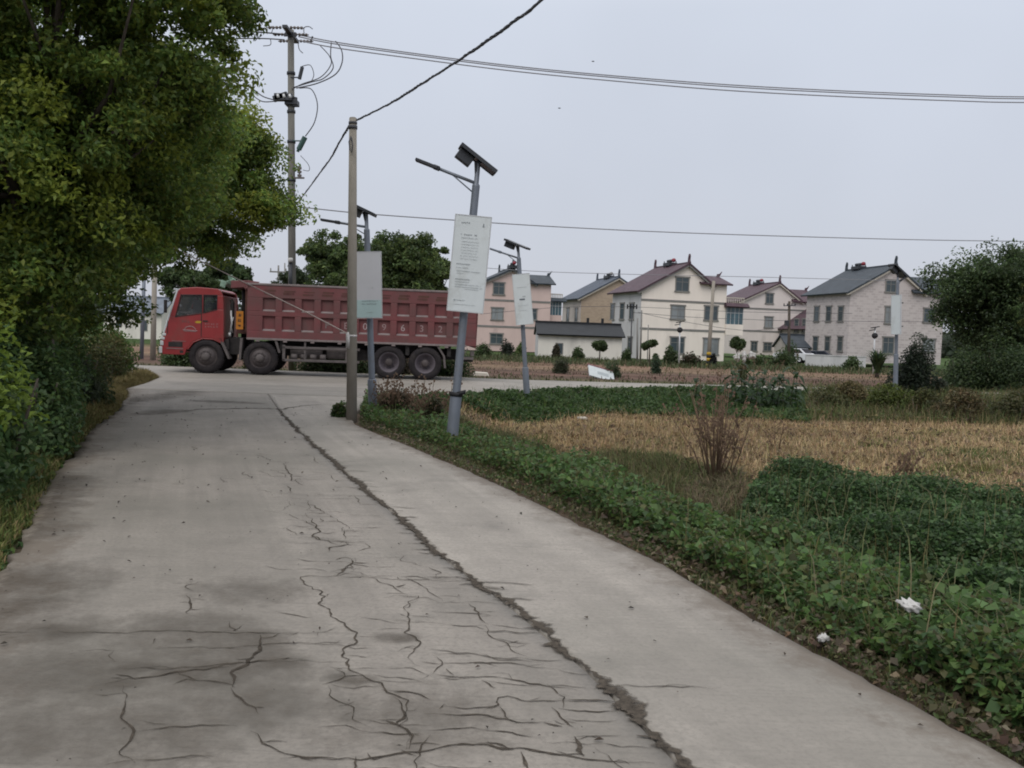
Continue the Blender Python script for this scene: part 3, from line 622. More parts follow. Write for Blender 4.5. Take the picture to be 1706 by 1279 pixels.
so.data.attributes.new('edge', 'FLOAT', 'POINT').data.foreach_set('value', ee.ravel()[used].astype(np.float32)); tag(so, kind='structure')

# ------------------------------------------------------------------ plants
def tree_parts(root, trunk_pts, trunk_r, ells, n_cl, cl_r, per, size, cols, yellow=None, droop=0.5, limbs=10, jit=0.3, flat=0.75, shell=0.55, aspect=0.5):
    """trunk and limbs as one bark mesh, crown as many leaf clumps spread through the given ellipsoids (local coordinates)"""
    b = MB(); b.tube(trunk_pts, trunk_r, 10)
    wts = np.array([e[3]*e[4]*e[5] for e in ells])**0.75; wts /= wts.sum()
    ei = RNG.choice(len(ells), n_cl, p=wts); E_ = np.array(ells)[ei]
    d = unit(RNG.normal(size=(n_cl, 3))); rr = np.where(RNG.uniform(size=n_cl) < 0.7, RNG.uniform(shell, 0.98, n_cl), RNG.uniform(0.1, shell, n_cl))
    cen = E_[:, :3] + d*E_[:, 3:6]*rr[:, None]
    top = np.array(trunk_pts[-1])
    for c in cen[RNG.choice(n_cl, min(limbs, n_cl), replace=False)]:
        k = RNG.integers(max(0, len(trunk_pts)-3), len(trunk_pts)); s0 = np.array(trunk_pts[k]); mid = s0*0.45+c*0.55+RNG.normal(0, 0.12, 3)+np.array([0, 0, 0.1]); r0 = trunk_r[k]*0.55
        b.tube([s0, mid, c], [r0, r0*0.5, r0*0.15], 6)
    b.build('trunk', M['bark'], root, True)
    n = n_cl*per; ci = np.repeat(np.arange(n_cl), per); crad = cl_r*RNG.uniform(0.6, 1.35, n_cl)
    off = unit(RNG.normal(size=(n, 3)))*(RNG.uniform(0, 1, (n, 1))**0.45)*crad[ci][:, None]; off[:, 2] *= flat
    off[:, 2] -= 0.25*np.linalg.norm(off[:, :2], axis=1)
    Cc = cen[ci] + off
    nrm = RNG.normal(size=(n, 3))*0.75 + off/(crad[ci][:, None]+1e-6)*0.5 + np.array([0, 0, 0.75])
    col = palette(n, cols, jit); shade = RNG.uniform(0.62, 1.5, n_cl); col *= shade[ci][:, None]
    if yellow is not None:
        f = (RNG.uniform(size=n_cl) < yellow[1])[ci][:, None]*RNG.uniform(0.3, 0.9, (n, 1)); col = col*(1-f)+np.array(yellow[0])*f
    leaves('crown', Cc, size*RNG.uniform(0.65, 1.3, n), nrm, col, root, aspect=aspect, droop=droop)
def tree(name, label, cat, base, trunk_h, tr, ells, group=None, bend=(0, 0), **kw):
    root = thing(name, label, cat, base, None, group)
    n = 6; pts = [(bend[0]*(i/n)**2, bend[1]*(i/n)**2, trunk_h*i/n - (0.15 if i == 0 else 0)) for i in range(n+1)]
    rs = [tr*(1.35 if i == 0 else 1-0.55*i/n) for i in range(n+1)]
    tree_parts(root, pts, rs, ells, **kw); return root
def shrub(name, label, loc, w, d, h, n, size, cols, group=None, up=0.6, jit=0.3, cl=9, stems=5, aspect=0.5, cat='shrub', yellow=None, trunk=0.0, droop=0.3, roundness=0.75):
    """leafy shrub of several overlapping leaf clumps on a few stems; trunk > 0 lifts it on a bare stem"""
    root = thing(name, label, cat, loc, None, group); b = MB()
    cen = unit(RNG.normal(size=(cl, 3)))*RNG.uniform(0.15, 0.62, (cl, 1))
    cen[:, 2] = np.abs(cen[:, 2]) if not trunk else cen[:, 2]
    s0 = np.array([w/2, d/2, h if not trunk else h/2]); mid = np.array([0, 0, 0.05*h if not trunk else trunk+h/2])
    ci = RNG.integers(0, cl, n); off = unit(RNG.normal(size=(n, 3)))*(RNG.uniform(0, 1, (n, 1))**0.4)*0.48
    pos = cen[ci]+off; L = np.linalg.norm(pos, axis=1, keepdims=True); pos = np.where(L > 1, pos/L*(0.9+0.12*RNG.uniform(size=(n, 1))), pos)
    if not trunk: pos[:, 2] = np.abs(pos[:, 2])*1.0
    C_ = mid + pos*s0
    nrm = RNG.normal(size=(n, 3))*0.6 + pos*0.7 + np.array([0, 0, up])
    col = palette(n, cols, jit)*RNG.uniform(0.75, 1.25, cl)[ci][:, None]
    if yellow is not None:
        f = (pos[:, 2:3] > 0.3)*(RNG.uniform(size=(n, 1)) < yellow[1])*0.8; col = col*(1-f)+np.array(yellow[0])*f
    leaves('foliage', C_, size*RNG.uniform(0.65, 1.35, n), nrm, col, root, aspect=aspect, droop=droop)
    if trunk: b.tube([(0, 0, -0.1), (0.03, 0, trunk*0.6), (0, 0, trunk+h*0.5)], [0.07, 0.06, 0.03], 7)
    else:
        for k in range(stems):
            a = RNG.uniform(0, 6.28); b.tube([(0.1*w*math.cos(a), 0.1*d*math.sin(a), -0.1), (0.2*w*math.cos(a), 0.2*d*math.sin(a), h*0.32), (0.26*w*math.cos(a), 0.26*d*math.sin(a), h*0.58)], [0.025, 0.018, 0.008], 5)
    b.build('stem', M['bark'], root, True); return root

CAM = [(0.165, 0.225, 0.05), (0.12, 0.185, 0.048), (0.185, 0.225, 0.046), (0.10, 0.160, 0.044)]
DARK = [(0.075, 0.112, 0.046), (0.088, 0.128, 0.05), (0.062, 0.094, 0.044)]
DEEP = [(0.05, 0.078, 0.034), (0.06, 0.092, 0.038), (0.04, 0.064, 0.031), (0.075, 0.11, 0.04)]
MID = [(0.105, 0.15, 0.05), (0.09, 0.13, 0.046), (0.125, 0.165, 0.055)]

# three roadside camphor trees on the left
def at(px, py, D, base): w = P(px, py, D); return (w[0]-base[0], w[1]-base[1], w[2]-base[2])
bA = np.array([-6.1, 11.6, -0.05])
def ellA(px, py, D, rx, ry, rz): return at(px, py, D, bA)+(rx, ry, rz)
tree('camphor_tree', 'nearest dark camphor tree on the left, crown cut by the top of the frame', 'tree', bA, 3.2, 0.22,
     [ellA(215, 60, 11.8, 1.75, 1.9, 1.7), ellA(100, -60, 11.2, 2.2, 2.2, 2.1), ellA(330, 40, 11.6, 0.70, 1.0, 1.15), ellA(60, 250, 11.0, 1.6, 1.8, 1.5), ellA(190, 280, 12.2, 1.5, 1.7, 1.2), ellA(-150, 120, 11, 2.2, 2.2, 2.4), ellA(-60, 430, 11, 1.5, 1.6, 1.2), ellA(325, 170, 12.2, 0.65, 0.9, 0.75), ellA(180, -260, 11.4, 2.3, 2.3, 1.9), ellA(250, 350, 12.6, 0.9, 1.2, 0.9), ellA(70, 420, 10.7, .9, .7, .8), ellA(120, 470, 11.2, .7, .7, .6), ellA(0, 480, 10.4, .8, .7, .55)],
     group='camphor trees along the left verge', n_cl=560, cl_r=0.37, per=300, size=0.082, cols=CAM, yellow=((0.24, 0.28, 0.04), 0.12), limbs=40)
bC = np.array([-8.1, 15.2, -0.05])
def ellC(px, py, D, rx, ry, rz): return at(px, py, D, bC)+(rx, ry, rz)
tree('camphor_tree', 'camphor tree with low hanging foliage between the nearest and the farther left trees', 'tree', bC, 3.6, 0.24,
     [ellC(60, 400, 15.2, 2.1, 1.9, 1.9), ellC(130, 470, 15, 1.0, 1.2, 0.75), ellC(250, 330, 15.6, 1.25, 1.6, 1.5), ellC(120, 200, 15.4, 2.6, 2.2, 2.2), ellC(290, 230, 15.8, 1.2, 1.5, 1.3), ellC(20, 490, 15, 1.4, 1.4, 0.8)],
     group='camphor trees along the left verge', n_cl=380, cl_r=0.42, per=250, size=0.09, cols=CAM, yellow=((0.22, 0.23, 0.03), 0.08), limbs=16, bend=(-0.2, 0.1))
bB = np.array([-10.2, 20.0, -0.05])
def ellB(px, py, D, rx, ry, rz): return at(px, py, D, bB)+(rx, ry, rz)
tree('camphor_tree', 'farthest camphor tree on the left, yellowish crown reaching out over the truck cab', 'tree', bB, 4.0, 0.27,
     [ellB(330, 290, 19.5, 1.6, 2.0, 1.75), ellB(395, 265, 19.3, 0.85, 1.2, 1.2), ellB(432, 330, 19.2, 0.72, 1.0, 0.72), ellB(455, 345, 19.2, 0.52, 0.8, 0.42), ellB(230, 330, 20, 2.0, 2.0, 1.5), ellB(330, 385, 19.8, 1.1, 1.5, 0.55), ellB(250, 410, 20.2, 0.9, 1.3, 0.5), ellB(180, 440, 20.2, 0.75, 1.0, 0.9), ellB(160, 250, 20.5, 2.4, 2.2, 1.8), ellB(290, 200, 20, 1.6, 1.7, 1.3), ellB(450, 245, 19.4, 0.35, 0.6, 0.5)],
     group='camphor trees along the left verge', n_cl=480, cl_r=0.40, per=235, size=0.095, cols=CAM, yellow=((0.27, 0.29, 0.038), 0.22), limbs=22, bend=(0.3, 0.0))
def gz(x, y): return float(hz(np.array([x]), np.array([y]))[0])
def gloc(px, D, dz=0.0):
    """ground point at depth D below image column px"""
    w = P(px, 560, D); return (w[0], D, gz(w[0], D)+dz)
# second trunk seen behind the hedge
# hedge shrubs along the left verge
LIME = [(0.10, 0.15, 0.025), (0.075, 0.12, 0.025), (0.055, 0.09, 0.022)]
HEDGE = [(0.066, 0.115, 0.046), (0.08, 0.135, 0.052), (0.10, 0.155, 0.05)]
shrub('hedge_shrub', 'bright lime leaved shrub at the left edge of the frame, nearest of the hedge', (-5.0, 8.3, -0.03), 2.1, 2.2, 1.85, 20000, 0.085, HEDGE, up=0.5, cl=14, yellow=((0.24, 0.33, 0.055), 0.65), group='roadside shrubs on the left')
shrub('hedge_shrub', 'dark green shrub leaning to the road in front of the lime one, low and broad', (-4.55, 7.0, -0.03), 1.2, 1.9, 1.0, 11000, 0.075, HEDGE, cl=12, group='roadside shrubs on the left')
shrub('hedge_shrub', 'dark glossy shrub behind the lime one, under the nearest tree', (-6.25, 10.6, -0.03), 2.3, 2.6, 1.75, 18000, 0.085, HEDGE, cl=14, group='roadside shrubs on the left')
shrub('hedge_shrub', 'dense dark shrub hiding the foot of the nearest camphor trunk', (-5.75, 10.4, -0.03), 1.9, 1.7, 1.55, 14000, 0.08, HEDGE, cl=16, group='roadside shrubs on the left')
shrub('hedge_shrub', 'dark shrub just past the nearest camphor trunk', (-6.55, 12.0, -0.03), 1.7, 1.7, 1.6, 10000, 0.085, HEDGE, cl=14, group='roadside shrubs on the left')
shrub('hedge_shrub', 'dark blue green shrub midway along the left hedge', (-7.15, 13.2, -0.03), 2.2, 2.9, 1.65, 15000, 0.085, HEDGE, cl=12, group='roadside shrubs on the left')
shrub('hedge_shrub', 'dull green shrub past the middle of the left hedge below the trunks', (-8.1, 16.2, -0.03), 2.2, 2.8, 1.5, 12000, 0.09, [(0.045, 0.06, 0.028), (0.05, 0.07, 0.03)], cl=12, group='roadside shrubs on the left')
shrub('hedge_shrub', 'olive brown shrub at the far end of the left hedge beside the junction', (-9.9, 20.2, -0.03), 2.4, 2.6, 1.5, 12000, 0.09, [(0.075, 0.08, 0.03), (0.09, 0.082, 0.035), (0.05, 0.07, 0.025)], cl=12, group='roadside shrubs on the left')
shrub('hedge_shrub', 'brownish olive shrub beyond the hedge end at the junction corner', (-10.75, 23.4, -0.03), 2.0, 2.2, 1.45, 9000, 0.09, [(0.11, 0.12, 0.045), (0.085, 0.11, 0.04), (0.13, 0.115, 0.05)], cl=12, group='roadside shrubs on the left')
shrub('green_shrub', 'fresh green shrub just ahead of the truck front bumper', (-12.0, 26.6, -0.03), 2.2, 1.8, 1.75, 9000, 0.11, [(0.10, 0.17, 0.04), (0.075, 0.13, 0.036)], cl=12)
shrub('dark_shrub', 'dark shrub behind the truck front bumper across the cross road', (-12.2, 33.2, -0.1), 2.6, 2.0, 1.7, 7000, 0.12, DARK, cl=10)
shrub('dark_shrub', 'tall dark shrub behind the truck windscreen', (-13.4, 37, -0.2), 2.6, 2.2, 3.0, 7000, 0.15, DARK, cl=12)
shrub('weed_clump', 'yellow green weeds seen between the two front wheels across the road', (-9.2, 32.6, -0.1), 1.6, 1.0, 0.65, 3000, 0.09, [(0.12, 0.13, 0.04), (0.08, 0.10, 0.03)], cat='weeds', cl=8)
shrub('weed_clump', 'dark weeds under the truck body beyond the road', (-6.3, 32.6, -0.1), 4.6, 1.4, 1.25, 8000, 0.10, DARK, cat='weeds', cl=10)
shrub('weed_clump', 'brown dusty weeds behind the concrete pole, past the truck', (-4.3, 33.4, -0.1), 2.4, 1.2, 1.15, 4000, 0.10, [(0.10, 0.085, 0.055), (0.075, 0.075, 0.045)], cat='weeds', cl=10)
shrub('weed_clump', 'dark weeds behind the rear wheels of the truck', (-2.6, 33.0, -0.1), 2.6, 1.2, 1.05, 4500, 0.10, DARK, cat='weeds', cl=9)
# distant trees behind the truck
def far_tree(label, px, py_top, D, w_px, bot_px, cols=DARK, n_cl=120, per=110, size=0.24, yellow=None, name='broadleaf_tree', group='trees behind the truck', lobes=7):
    base = np.array(gloc(px, D)); s = D/FPX; top = P(px, py_top, D)[2]-base[2]; bot = P(px, bot_px, D)[2]-base[2]
    w = w_px*s/2; cz = (top+bot)/2; rz = (top-bot)/2; ells = [(0, 0, cz, w*0.74, w*0.74, rz*0.92), (0, 0, cz-rz*.3, w*.85, w*.85, rz*.6)]
    for k in range(lobes):
        a = 2*math.pi*k/lobes+RNG.uniform(-.3, .3); f = RNG.uniform(0.5, 0.62)
        ells.append((w*f*math.cos(a), w*f*0.8*math.sin(a), cz+rz*RNG.uniform(-0.7, 0.55), w*0.46, w*0.46, rz*RNG.uniform(0.36, 0.55)))
    return tree(name, label, 'tree', base, max(0.6, bot+0.3*(top-bot)), 0.02*top+0.05, ells, group, n_cl=n_cl, cl_r=w*0.21, per=int(per*1.5), shell=.4, size=size, cols=cols, yellow=yellow, limbs=12)
far_tree('dark tree behind the truck box, partly behind the concrete pole', 562, 378, 60, 135, 520, DARK+MID, n_cl=170)
far_tree('largest dark tree behind the truck box, right of the second street lamp', 650, 367, 58, 150, 520, DARK+MID, n_cl=230)
far_tree('lighter tree behind the truck tail, beside the front notice board', 716, 394, 64, 100, 520, MID, n_cl=150)
far_tree('small pale tree behind the tall utility pole', 492, 432, 78, 75, 482, [(0.055, 0.08, 0.04), (0.07, 0.095, 0.05)], n_cl=45, per=70)
far_tree('dark round tree above the truck cab', 380, 408, 52, 95, 500, n_cl=110)
far_tree('dark tree behind the truck windscreen under the yellowish camphor crown', 318, 425, 50, 110, 520, n_cl=110)
# right side trees
far_tree('big dark broadleaf tree at the right edge beside the patterned house', 1655, 386, 46, 236, 600, DEEP+DARK, n_cl=300, per=110, size=0.17, group='trees at the right edge', lobes=10)
far_tree('yellow green tree cut off by the right edge of the frame', 1742, 420, 40, 90, 560, [(0.10, 0.115, 0.035), (0.075, 0.09, 0.03)], n_cl=80, per=110, size=0.14, group='trees at the right edge')
far_tree('dark tree standing behind the big tree at the right edge', 1770, 440, 52, 200, 570, DARK, n_cl=140, per=110, size=0.17, group='trees at the right edge')
def gshrub(label, px, D, w_px, py_top, cols=DARK, n=2500, size=None, name='shrub', trunk_px=0, group=None, cat='shrub', yellow=None, dz=0.0, py_bot=None, cl=9, rnd=None):
    base = list(gloc(px, D)); s = D/FPX; base[2] += dz
    top = P(px, py_top, D)[2]-base[2]; bot = P(px, py_bot, D)[2]-base[2] if py_bot else 0
    return shrub(name, label, base, w_px*s, w_px*s, top-bot if trunk_px else top, n, size or 0.0032*D, cols, group, trunk=max(0.05, bot) if trunk_px else 0.0, cat=cat, yellow=yellow, cl=cl)
gshrub('broad dark shrub at the foot of the right edge tree', 1680, 38.5, 170, 552, DEEP, 12000, 0.13)
gshrub('dark leafy shrub between the right lamp and the right edge tree', 1612, 39.5, 120, 562, DEEP, 9000, 0.13)
gshrub('dark shrub past the right edge of the frame', 1790, 38, 150, 560, DEEP, 8000, 0.13)
gshrub('dark bushy shrub hiding the foot of the right street lamp', 1530, 31.2, 100, 560, [(0.03, 0.042, 0.03), (0.036, 0.05, 0.03)], 9000, 0.10)
gshrub('small dark shrub right of the lamp foot shrub, at the road edge', 1568, 31.6, 44, 618, [(0.03, 0.042, 0.03), (0.045, 0.055, 0.035)], 3500, 0.09)
# weeds along the near edge of the cross road
OLV = [(0.085, 0.09, 0.035), (0.06, 0.07, 0.028), (0.10, 0.095, 0.045)]
gshrub('yellow green weed mound in front of the right street lamp', 1490, 27.0, 95, 625, [(0.10, 0.125, 0.03), (0.075, 0.095, 0.028)], 7000, 0.09, 'weed_mound', cat='weeds')
gshrub('straw coloured dry weed mound left of the yellow green mound', 1425, 28.6, 80, 628, [(0.19, 0.15, 0.075), (0.12, 0.11, 0.05)], 5000, 0.09, 'weed_mound', cat='weeds')
gshrub('low olive weed mound beside the corn', 1385, 27, 90, 642, OLV, 5000, 0.09, 'weed_mound', cat='weeds')
gshrub('brown dry weed mound near the right edge before the cross road', 1605, 25.0, 115, 648, [(0.15, 0.115, 0.06), (0.10, 0.09, 0.045)], 6000, 0.09, 'weed_mound', cat='weeds')
gshrub('green weed mound under the dark lamp shrub', 1548, 26.0, 80, 642, OLV, 4500, 0.09, 'weed_mound', cat='weeds')
gshrub('olive weed mound cut by the right edge of the frame', 1700, 25.6, 130, 647, OLV, 6000, 0.09, 'weed_mound', cat='weeds')

# ------------------------------------------------------------------ ground cover (nobody could count it)
def gcover_leaves(n, poly, size, cols, hmax, zref=-0.15, power=0.8, up=0.9, patch=0.6, jit=0.35, hmin=0.02, k=0):
    p = zone(poly, int(n*1.6), zref, power); nn = vnoise(p[:, 0], p[:, 1], 1.1, k)+0.5*vnoise(p[:, 0], p[:, 1], 3.1, k+1)
    p = p[RNG.uniform(-1.2, 1.2, len(p)) < nn*patch+0.35][:n]; n = len(p)
    nn = np.clip(0.5+0.5*vnoise(p[:, 0], p[:, 1], 1.7, k), 0.12, 1)
    z = hz(p[:, 0], p[:, 1]) + hmin + hmax*nn*RNG.uniform(0, 1, n)**0.6
    nrm = RNG.normal(size=(n, 3))*0.55 + np.array([0, 0, up])
    c = palette(n, cols, jit)
    return leaf_arrays(np.stack([p[:, 0], p[:, 1], z], 1), size*RNG.uniform(0.55, 1.35, n), nrm, c, 0.75, 0.12)
def gcover_blades(n, poly, h, w, cols, zref=-0.3, power=0.8, lean=(0.2, 0.9), k=2, jit=0.3, patch=0.8, thr=0.35):
    p = zone(poly, int(n*1.6), zref, power); nn = vnoise(p[:, 0], p[:, 1], 0.9, k)+0.5*vnoise(p[:, 0], p[:, 1], 2.7, k+1)
    p = p[RNG.uniform(-1.2, 1.2, len(p)) < nn*patch+thr][:n]; n = len(p)
    z = hz(p[:, 0], p[:, 1])-0.02
    return blade_arrays(np.stack([p[:, 0], p[:, 1], z], 1), h*RNG.uniform(0.45, 1.3, n)*(1+0.35*np.clip(vnoise(p[:, 0], p[:, 1], 1.3, k), -1, 1)), w*RNG.uniform(0.6, 1.3, n), RNG.uniform(lean[0], lean[1], n), palette(n, cols, jit))
edge_px = [(1760, 1310), (1690, 1270), (1500, 1165), (1300, 1055), (1100, 940), (900, 840), (760, 775), (660, 735), (597, 708)]
VINE = [(0.080, 0.140, 0.040), (0.064, 0.118, 0.038), (0.115, 0.185, 0.054), (0.06, 0.11, 0.042), (0.11, 0.12, 0.045), (0.085, 0.085, 0.04)]
VERGE = edge_px + [(610, 672), (700, 690), (850, 728), (1000, 790), (1150, 845), (1300, 895), (1450, 945), (1600, 1000), (1800, 1080)]
edge_in = [(a, b-1) for a, b in edge_px]
outer = [(610, 665), (700, 683), (850, 725), (1000, 785), (1150, 838), (1300, 888), (1450, 938), (1600, 992), (1800, 1065)]
mid_ = [(a*0.84+c*0.16, b*0.84+d*0.16) for (a, b), (c, d) in zip(edge_px, reversed(outer))]
INNER = mid_ + outer
parts = [('leaf',)+gcover_leaves(46000, INNER, 0.046, VINE, 0.30, -0.05, 0.9, k=0, patch=0.7), ('leaf',)+gcover_leaves(9000, INNER, 0.062, VINE, 0.40, -0.05, 0.9, k=5, patch=1.0), ('leaf',)+gcover_leaves(3000, INNER, 0.08, [(0.10, 0.17, 0.055), (0.08, 0.14, 0.045)], 0.44, -0.05, 0.9, k=8, patch=1.3), ('leaf',)+gcover_leaves(5000, VERGE, 0.05, [(0.15, 0.11, 0.075), (0.10, 0.075, 0.055), (0.22, 0.18, 0.12)], 0.09, -0.04, 0.9, k=9, patch=1.4), ('leaf',)+gcover_leaves(14000, VERGE, 0.035, [(0.09, 0.125, 0.045), (0.12, 0.12, 0.055), (0.075, 0.11, 0.04)], 0.06, -0.04, 0.9, k=2, patch=0.9),
         ('leaf',)+gcover_leaves(9000, VERGE, 0.045, [(0.055, 0.075, 0.03), (0.08, 0.08, 0.035), (0.10, 0.085, 0.05)], 0.05, -0.04, 0.9, k=1),
         ('leaf',)+gcover_leaves(1600, VERGE, 0.05, [(0.26, 0.20, 0.12), (0.18, 0.12, 0.075), (0.3, 0.27, 0.2)], 0.03, -0.04, 0.9, k=3),
         ('blade',)+gcover_blades(600, INNER, 0.5, 0.007, [(0.13, 0.15, 0.06), (0.2, 0.17, 0.09)], -0.05, 0.9), ('blade',)+gcover_blades(14000, VERGE, 0.11, 0.007, [(0.095, 0.13, 0.045), (0.14, 0.13, 0.06)], -0.04, 0.9)]
tag(join_raw('ground_cover', parts, M['leaf']), 'low green vines and leaves covering the right verge of the lane', 'ground cover', kind='stuff')
BZ = [(1225, 868), (1262, 812), (1335, 787), (1400, 812), (1480, 822), (1580, 842), (1700, 862), (1900, 900), (1950, 1090), (1706, 1052), (1600, 1000), (1450, 945), (1320, 908)]
BC = [(0.046, 0.088, 0.032), (0.037, 0.072, 0.029), (0.06, 0.108, 0.037)]
parts = [('leaf',)+gcover_leaves(80000, BZ, 0.045, BC, 0.38, -0.35, 0.6, k=4, patch=0.45, hmin=0.03), ('leaf',)+gcover_leaves(9000, BZ, 0.06, [(0.085, 0.15, 0.055), (0.07, 0.12, 0.045)], 0.46, -0.35, 0.6, k=4, patch=0.9), ('blade',)+gcover_blades(500, BZ, 0.6, 0.008, [(0.16, 0.15, 0.07)], -0.35, 0.6)]
tag(join_raw('crop_cover', parts, M['leaf']), 'dense dark green leafy crop filling the ditch bank beside the verge', 'crop', kind='stuff')
CZ = [(690, 690), (735, 706), (840, 768), (905, 772), (1010, 760), (1120, 772), (1215, 800), (1235, 862), (1150, 838), (1000, 785), (850, 725)]
OC = [(0.12, 0.118, 0.05), (0.085, 0.11, 0.04), (0.165, 0.135, 0.07), (0.10, 0.08, 0.055), (0.072, 0.11, 0.036)]
parts = [('blade',)+gcover_blades(24000, CZ, 0.25, 0.010, OC, -0.35, 0.5, k=5, thr=0.6), ('leaf',)+gcover_leaves(6000, CZ, 0.05, OC, 0.15, -0.35, 0.6, k=5)]
tag(join_raw('weedy_grass', parts, M['grass']), 'mixed olive and brown weedy grass between verge and stubble', 'grass', kind='stuff')
DZ = [(770, 688), (900, 697), (1000, 690), (1180, 694), (1330, 692), (1500, 694), (1706, 700), (2000, 708), (2100, 880), (1700, 868), (1580, 845), (1480, 826), (1400, 815), (1335, 790), (1262, 815), (1215, 806), (1120, 775), (1010, 764), (905, 775), (850, 770), (760, 712)]
SC_ = [(0.36, 0.265, 0.15), (0.30, 0.205, 0.115), (0.42, 0.32, 0.19), (0.22, 0.16, 0.10), (0.26, 0.22, 0.10)]
def stubble(n, h, cols, lo, hi, lean):
    """flattened straw in wind-rows: density follows a streaky noise"""
    p = zone(DZ, int(n*2.2), -0.38, 0.9); nn = vnoise(p[:, 0]*0.45, p[:, 1]*1.5, 0.9, 6)+0.6*vnoise(p[:, 0]*0.6, p[:, 1]*2.2, 2.1, 7)
    p = p[(nn > lo+RNG.normal(0, .25, len(p))) & (nn < hi)][:n]; m = len(p); tone = 1+0.34*vnoise(p[:, 0]*0.4, p[:, 1]*1.6, 1.2, 8)
    return blade_arrays(np.stack([p[:, 0], p[:, 1], hz(p[:, 0], p[:, 1])-.01], 1), h*RNG.uniform(.4, 1.4, m), .012*RNG.uniform(.6, 1.3, m), RNG.uniform(*lean, m), np.clip(palette(m, cols, .25)*tone[:, None], .01, 1))
parts = [('blade',)+stubble(62000, .125, SC_, -.55, 9, (.7, 1.8)), ('blade',)+stubble(9000, .22, SC_, -.2, 9, (.3, 1.0)), ('blade',)+stubble(15000, .12, [(0.10, 0.13, 0.04), (0.15, 0.155, 0.055)], -9, -.2, (.2, .9)),
         ('leaf',)+gcover_leaves(9000, DZ, 0.11, [(0.13, 0.09, 0.066), (0.085, 0.062, 0.05), (0.25, 0.18, 0.11)], 0.03, -0.38, 0.9, k=7)]
tag(join_raw('dry_stubble', parts, M['grass']), 'dry straw coloured stubble on the fallow field', 'stubble', kind='stuff')
for pol, n_, c_ in [([(1495, 757), (1560, 748), (1640, 752), (1700, 752), (1700, 764), (1600, 768), (1500, 766)], 5000, [(0.05, 0.095, 0.025), (0.075, 0.12, 0.035)]), ([(835, 727), (905, 722), (920, 735), (870, 745), (840, 742)], 3500, [(0.09, 0.12, 0.025), (0.07, 0.10, 0.025)]), ([(1560, 780), (1660, 775), (1700, 790), (1600, 795)], 2500, [(0.12, 0.13, 0.04), (0.16, 0.14, 0.06)])]:
    V_, c__ = gcover_blades(n_//2, pol, 0.13, 0.008, c_, -0.37, 0, k=2, thr=.25, patch=1.0)
    tag(join_raw('grass_patch', [('blade', V_, c__)], M['grass']), 'bright green grass patch in the dry stubble', 'grass', kind='stuff')
EZ = [(600, 690), (640, 668), (690, 668), (760, 668), (800, 660), (900, 655), (1000, 652), (1180, 650), (1345, 656), (1350, 690), (1180, 680), (1000, 678), (900, 682), (770, 676), (690, 696)]
parts = [('leaf',)+gcover_leaves(30000, EZ, 0.10, [(0.048, 0.088, 0.028), (0.036, 0.068, 0.024), (0.065, 0.11, 0.034)], 0.22, -0.1, 0.4, k=2, patch=0.4), ('blade',)+gcover_blades(5000, EZ, 0.3, 0.012, VINE, -0.1, 0.4)]
tag(join_raw('vine_cover', parts, M['leaf']), 'green sweet potato like vines along the near edge of the cross road', 'vines', kind='stuff')
EZ2 = [(1340, 656), (1450, 660), (1706, 664), (2000, 668), (2000, 700), (1706, 696), (1500, 692), (1345, 690)]
parts = [('blade',)+gcover_blades(20000, EZ2, 0.42, 0.015, OC, -0.15, 0.3, k=3, thr=0.7), ('leaf',)+gcover_leaves(7000, EZ2, 0.09, OC, 0.3, -0.15, 0.3, k=3)]
tag(join_raw('bank_grass', parts, M['grass']), 'rough olive grass on the bank before the right part of the cross road', 'grass', kind='stuff')
# left verge grass
wy = RNG.uniform(2.0, 27.0, 30000); wl_ = np.interp(wy, YS, XL); wx = wl_ - np.abs(RNG.normal(0, 0.36, len(wy))) + 0.05 + 0.10*np.sin(wy*1.7)
LV = [(0.13, 0.14, 0.042), (0.095, 0.125, 0.036), (0.19, 0.15, 0.07), (0.08, 0.11, 0.036)]
fd = np.clip((wy-11)/6, 0, 1)[:, None]; cl_ = palette(len(wy), LV, 0.3)*(1-0.6*fd) + np.array((0.20, 0.145, 0.07))*0.6*fd
hh = 0.18*RNG.uniform(0.4, 1.3, len(wy))*np.clip((wl_-wx)/0.35+0.35, 0.3, 1.3)
pa = blade_arrays(np.stack([wx, wy, hz(wx, wy)], 1), hh, 0.009*(1+wy/14), RNG.uniform(0.2, 1.0, len(wy)), cl_)
wy = RNG.uniform(2.0, 20, 12000); wl_ = np.interp(wy, YS, XL); wx = wl_ - np.abs(RNG.normal(0.35, 0.4, len(wy)))
pb = leaf_arrays(np.stack([wx, wy, hz(wx, wy)+RNG.uniform(0.01, 0.3, len(wy))*np.clip((wl_-wx), 0.1, 1)], 1), 0.055*RNG.uniform(0.6, 1.3, len(wy)), RNG.normal(size=(len(wy), 3))*0.6+np.array([0, 0, 0.8]), palette(len(wy), HEDGE+[(0.07, 0.08, 0.03)], 0.3), 0.6)
tag(join_raw('verge_grass', [('blade',)+pa, ('leaf',)+pb], M['grass']), 'olive and brownish grass along the left edge of the lane', 'grass', kind='stuff')
